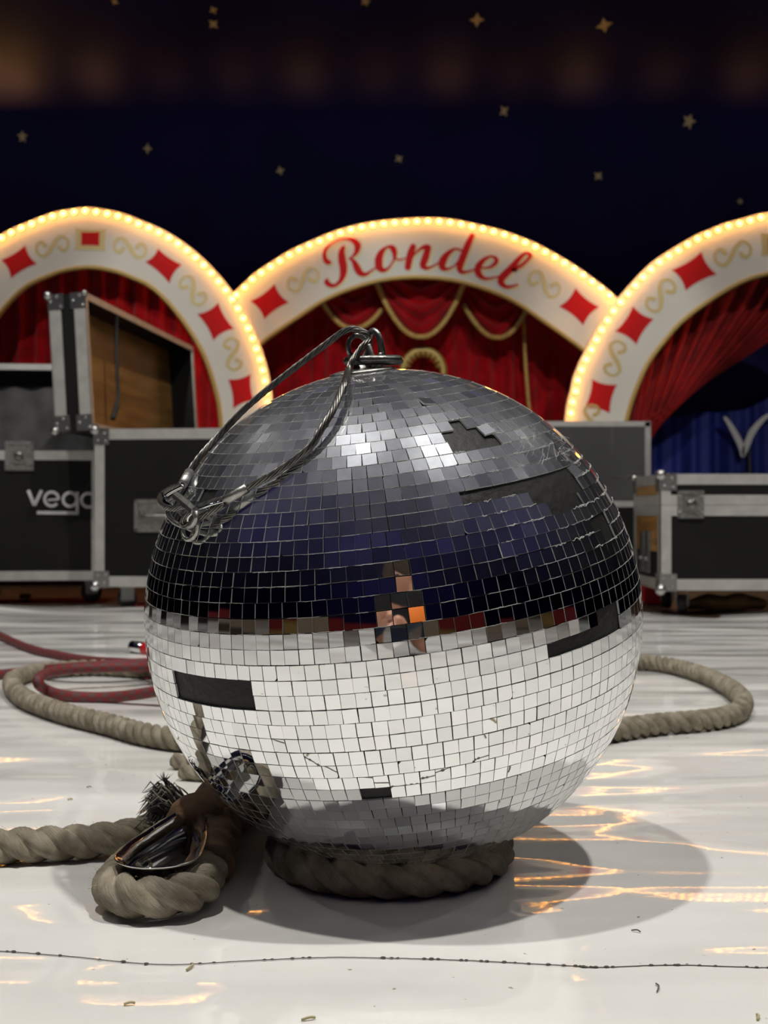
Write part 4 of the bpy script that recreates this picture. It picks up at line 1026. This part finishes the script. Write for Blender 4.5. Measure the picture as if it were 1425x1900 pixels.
mb = MB(); mb.ball((.065,-.332,.865),.098,10,sc=(.98,1.0,.86)); mb.v = [p if p.y < -.30 or p.z > .885 else V((p.x,-.30-(p.y+.30)*.05,p.z)) for p in mb.v]; mb.build('hair', M['hair'], pe)
mb = MB(); mb.ball((.065,-.212,.815),.013,6,sc=(.8,1,1.3)); mb.build('nose', M['skin'], pe)
mb = MB()
for sx in (-1,1): mb.ball((.065+sx*.083,-.32,.825),.022,6,sc=(.35,.8,1.3))
mb.build('ears', M['skin'], pe)
mb = MB()
for sx in (-1,1): mb.ball((.065+sx*.030,-.224,.842),.0085,6)
mb.build('eyes', M['phone'], pe)
def hand(w, d, up, side, thumb):
    w, d, up, side = V(w), V(d).normalized(), V(up).normalized(), V(side).normalized()
    js = [(*w,.022,.026),(*(w+d*.045),.016,.034)]; es = [(0,1)]
    for k,(o_,l) in enumerate(((-.030,.062),(-.010,.072),(.010,.068),(.029,.052))):
        b_ = len(js); p0 = w+d*.062+side*o_; p1 = p0+d*l*.4+up*.006; p2 = p1+d*l*.30-up*.012; p3 = p2+d*l*.18-up*.016
        js += [(*p0,.0100),(*p1,.0088),(*p2,.0082),(*p3,.0070)]; es += [(1,b_),(b_,b_+1),(b_+1,b_+2),(b_+2,b_+3)]
    b_ = len(js); p0 = w+d*.025+side*thumb*.030; p1 = p0+d*.026+side*thumb*.012; p2 = p1+d*.026-up*.006
    js += [(*p0,.012),(*p1,.0105),(*p2,.0085)]; es += [(0,b_),(b_,b_+1),(b_+1,b_+2)]
    return skinned('hand', js, es, M['skin'], pe, 1)
hand((.105,-.085,.318),(-.35,.85,.10),(-.5,-.2,.8),(0,-.1,1),1)
hand((-.075,-.085,.338),(.30,.85,.05),(.5,-.2,.8),(0,-.1,1),1)
ph = thing('phone','black phone held low in both hands of the crouching person','phone',(.018,-.009,.236))
mb = MB(); mb.box((-.020,-.0135,.236),(.056,-.0055,.388),0,None,.003); mb.build('phone_body', M['phone'], ph)

# ---------------------------------------------------------------- lamps
def spot(name, loc, to, e, size, blend, rad, col=(1,1,1)):
    l = bpy.data.lights.new(name,'SPOT'); l.energy = e; l.spot_size = R2(size); l.spot_blend = blend; l.shadow_soft_size = rad; l.color = col
    o = bpy.data.objects.new(name,l); C.objects.link(o); o.location = loc; o.rotation_euler = (V(to)-V(loc)).to_track_quat('-Z','Y').to_euler(); return o
WH = (1,.965,.90)
spot('stage_lamp_a',(1.25,.55,5.2),(.2,1.9,0),640,104,.6,.07,WH)
spot('stage_lamp_b',(-1.05,.60,5.2),(-.2,1.9,0),550,104,.6,.07,WH)
for x in (-2.7,-.9,.9,2.7): spot('arch_fill',(x*1.3,-2.0,5.6),(x,9.0,1.05),1150,19,.35,.12,(1,.97,.90))  # unseen spots added to brighten the arch panels
def area(name, loc, e, sx, sy, rot=(0,0,0), col=(1,.5,.2)):
    l = bpy.data.lights.new(name,'AREA'); l.shape='RECTANGLE'; l.size=sx; l.size_y=sy; l.energy=e; l.color=col
    o = bpy.data.objects.new(name,l); C.objects.link(o); o.location=loc; o.rotation_euler=rot; return o
# added overhead fill spots, standing for no visible fitting
for x,y in ((-4.4,4.6),(4.4,4.6),(-5.4,1.6),(5.4,1.6)): spot('overhead_fill',(x,y,6.0),(x*.25,.6,0),125,90,.8,.07,(1,.96,.88))
area('rear_fill',(0,-6.0,5.6),90,9,.5,(R2(-58),0,0),(.85,.9,1))  # unseen light added to lift the tent wall behind the lens
area('wall_fill',(0,8.2,5.9),62,10,.4,(R2(58),0,0),(1,.93,.85))  # unseen light added to bring out the back wall and its stars
area('canopy_fill',(-6.5,-2,2.2),200,4,2,(PI,R2(10),0),(.85,.9,1))  # unseen uplights, one per side, added so the canopy mirrors navy
area('canopy_fill',(6.5,-2,2.2),200,4,2,(PI,R2(-10),0),(.85,.9,1))
for u,e in ((-60,8),(15,6.5),(170,2.4),(300,.7),(430,.8),(560,1.5),(700,.8),(835,1.7),(960,.7),(1080,2.0),(1240,.9),(1400,1.5),(1500,1.5)):
    q = P(u,950,11.0); area('eave_lamp',(q.x,11.08,ZE-.12),e*.55,.26,.10,(PI,0,0),(1,.50,.06))
w = bpy.data.worlds.new('World'); bpy.context.scene.world = w; w.use_nodes = True
w.node_tree.nodes['Background'].inputs[0].default_value = (.02,.02,.03,1); w.node_tree.nodes['Background'].inputs[1].default_value = .5

# ---------------------------------------------------------------- camera and view
cd = bpy.data.cameras.new('Camera'); co = bpy.data.objects.new('Camera',cd); C.objects.link(co)
co.location = (0,0,H); co.rotation_euler = (PI/2,0,0)
cd.sensor_fit = 'VERTICAL'; cd.sensor_height = 36; cd.sensor_width = 27; cd.lens = F/1900*36
cd.clip_start = .01; cd.clip_end = 100
cd.dof.use_dof = True; cd.dof.focus_distance = 1.03; cd.dof.aperture_fstop = 10.5
sc = bpy.context.scene; sc.camera = co
sc.view_settings.view_transform = 'Standard'; sc.view_settings.look = 'None'; sc.view_settings.gamma = 1; sc.view_settings.exposure = -0.08
sc.view_settings.use_curve_mapping = False
cy = sc.cycles
cy.max_bounces = 8; cy.diffuse_bounces = 4; cy.glossy_bounces = 6; cy.caustics_reflective = True; cy.blur_glossy = .2
cy.sample_clamp_indirect = 6; cy.use_denoising = True
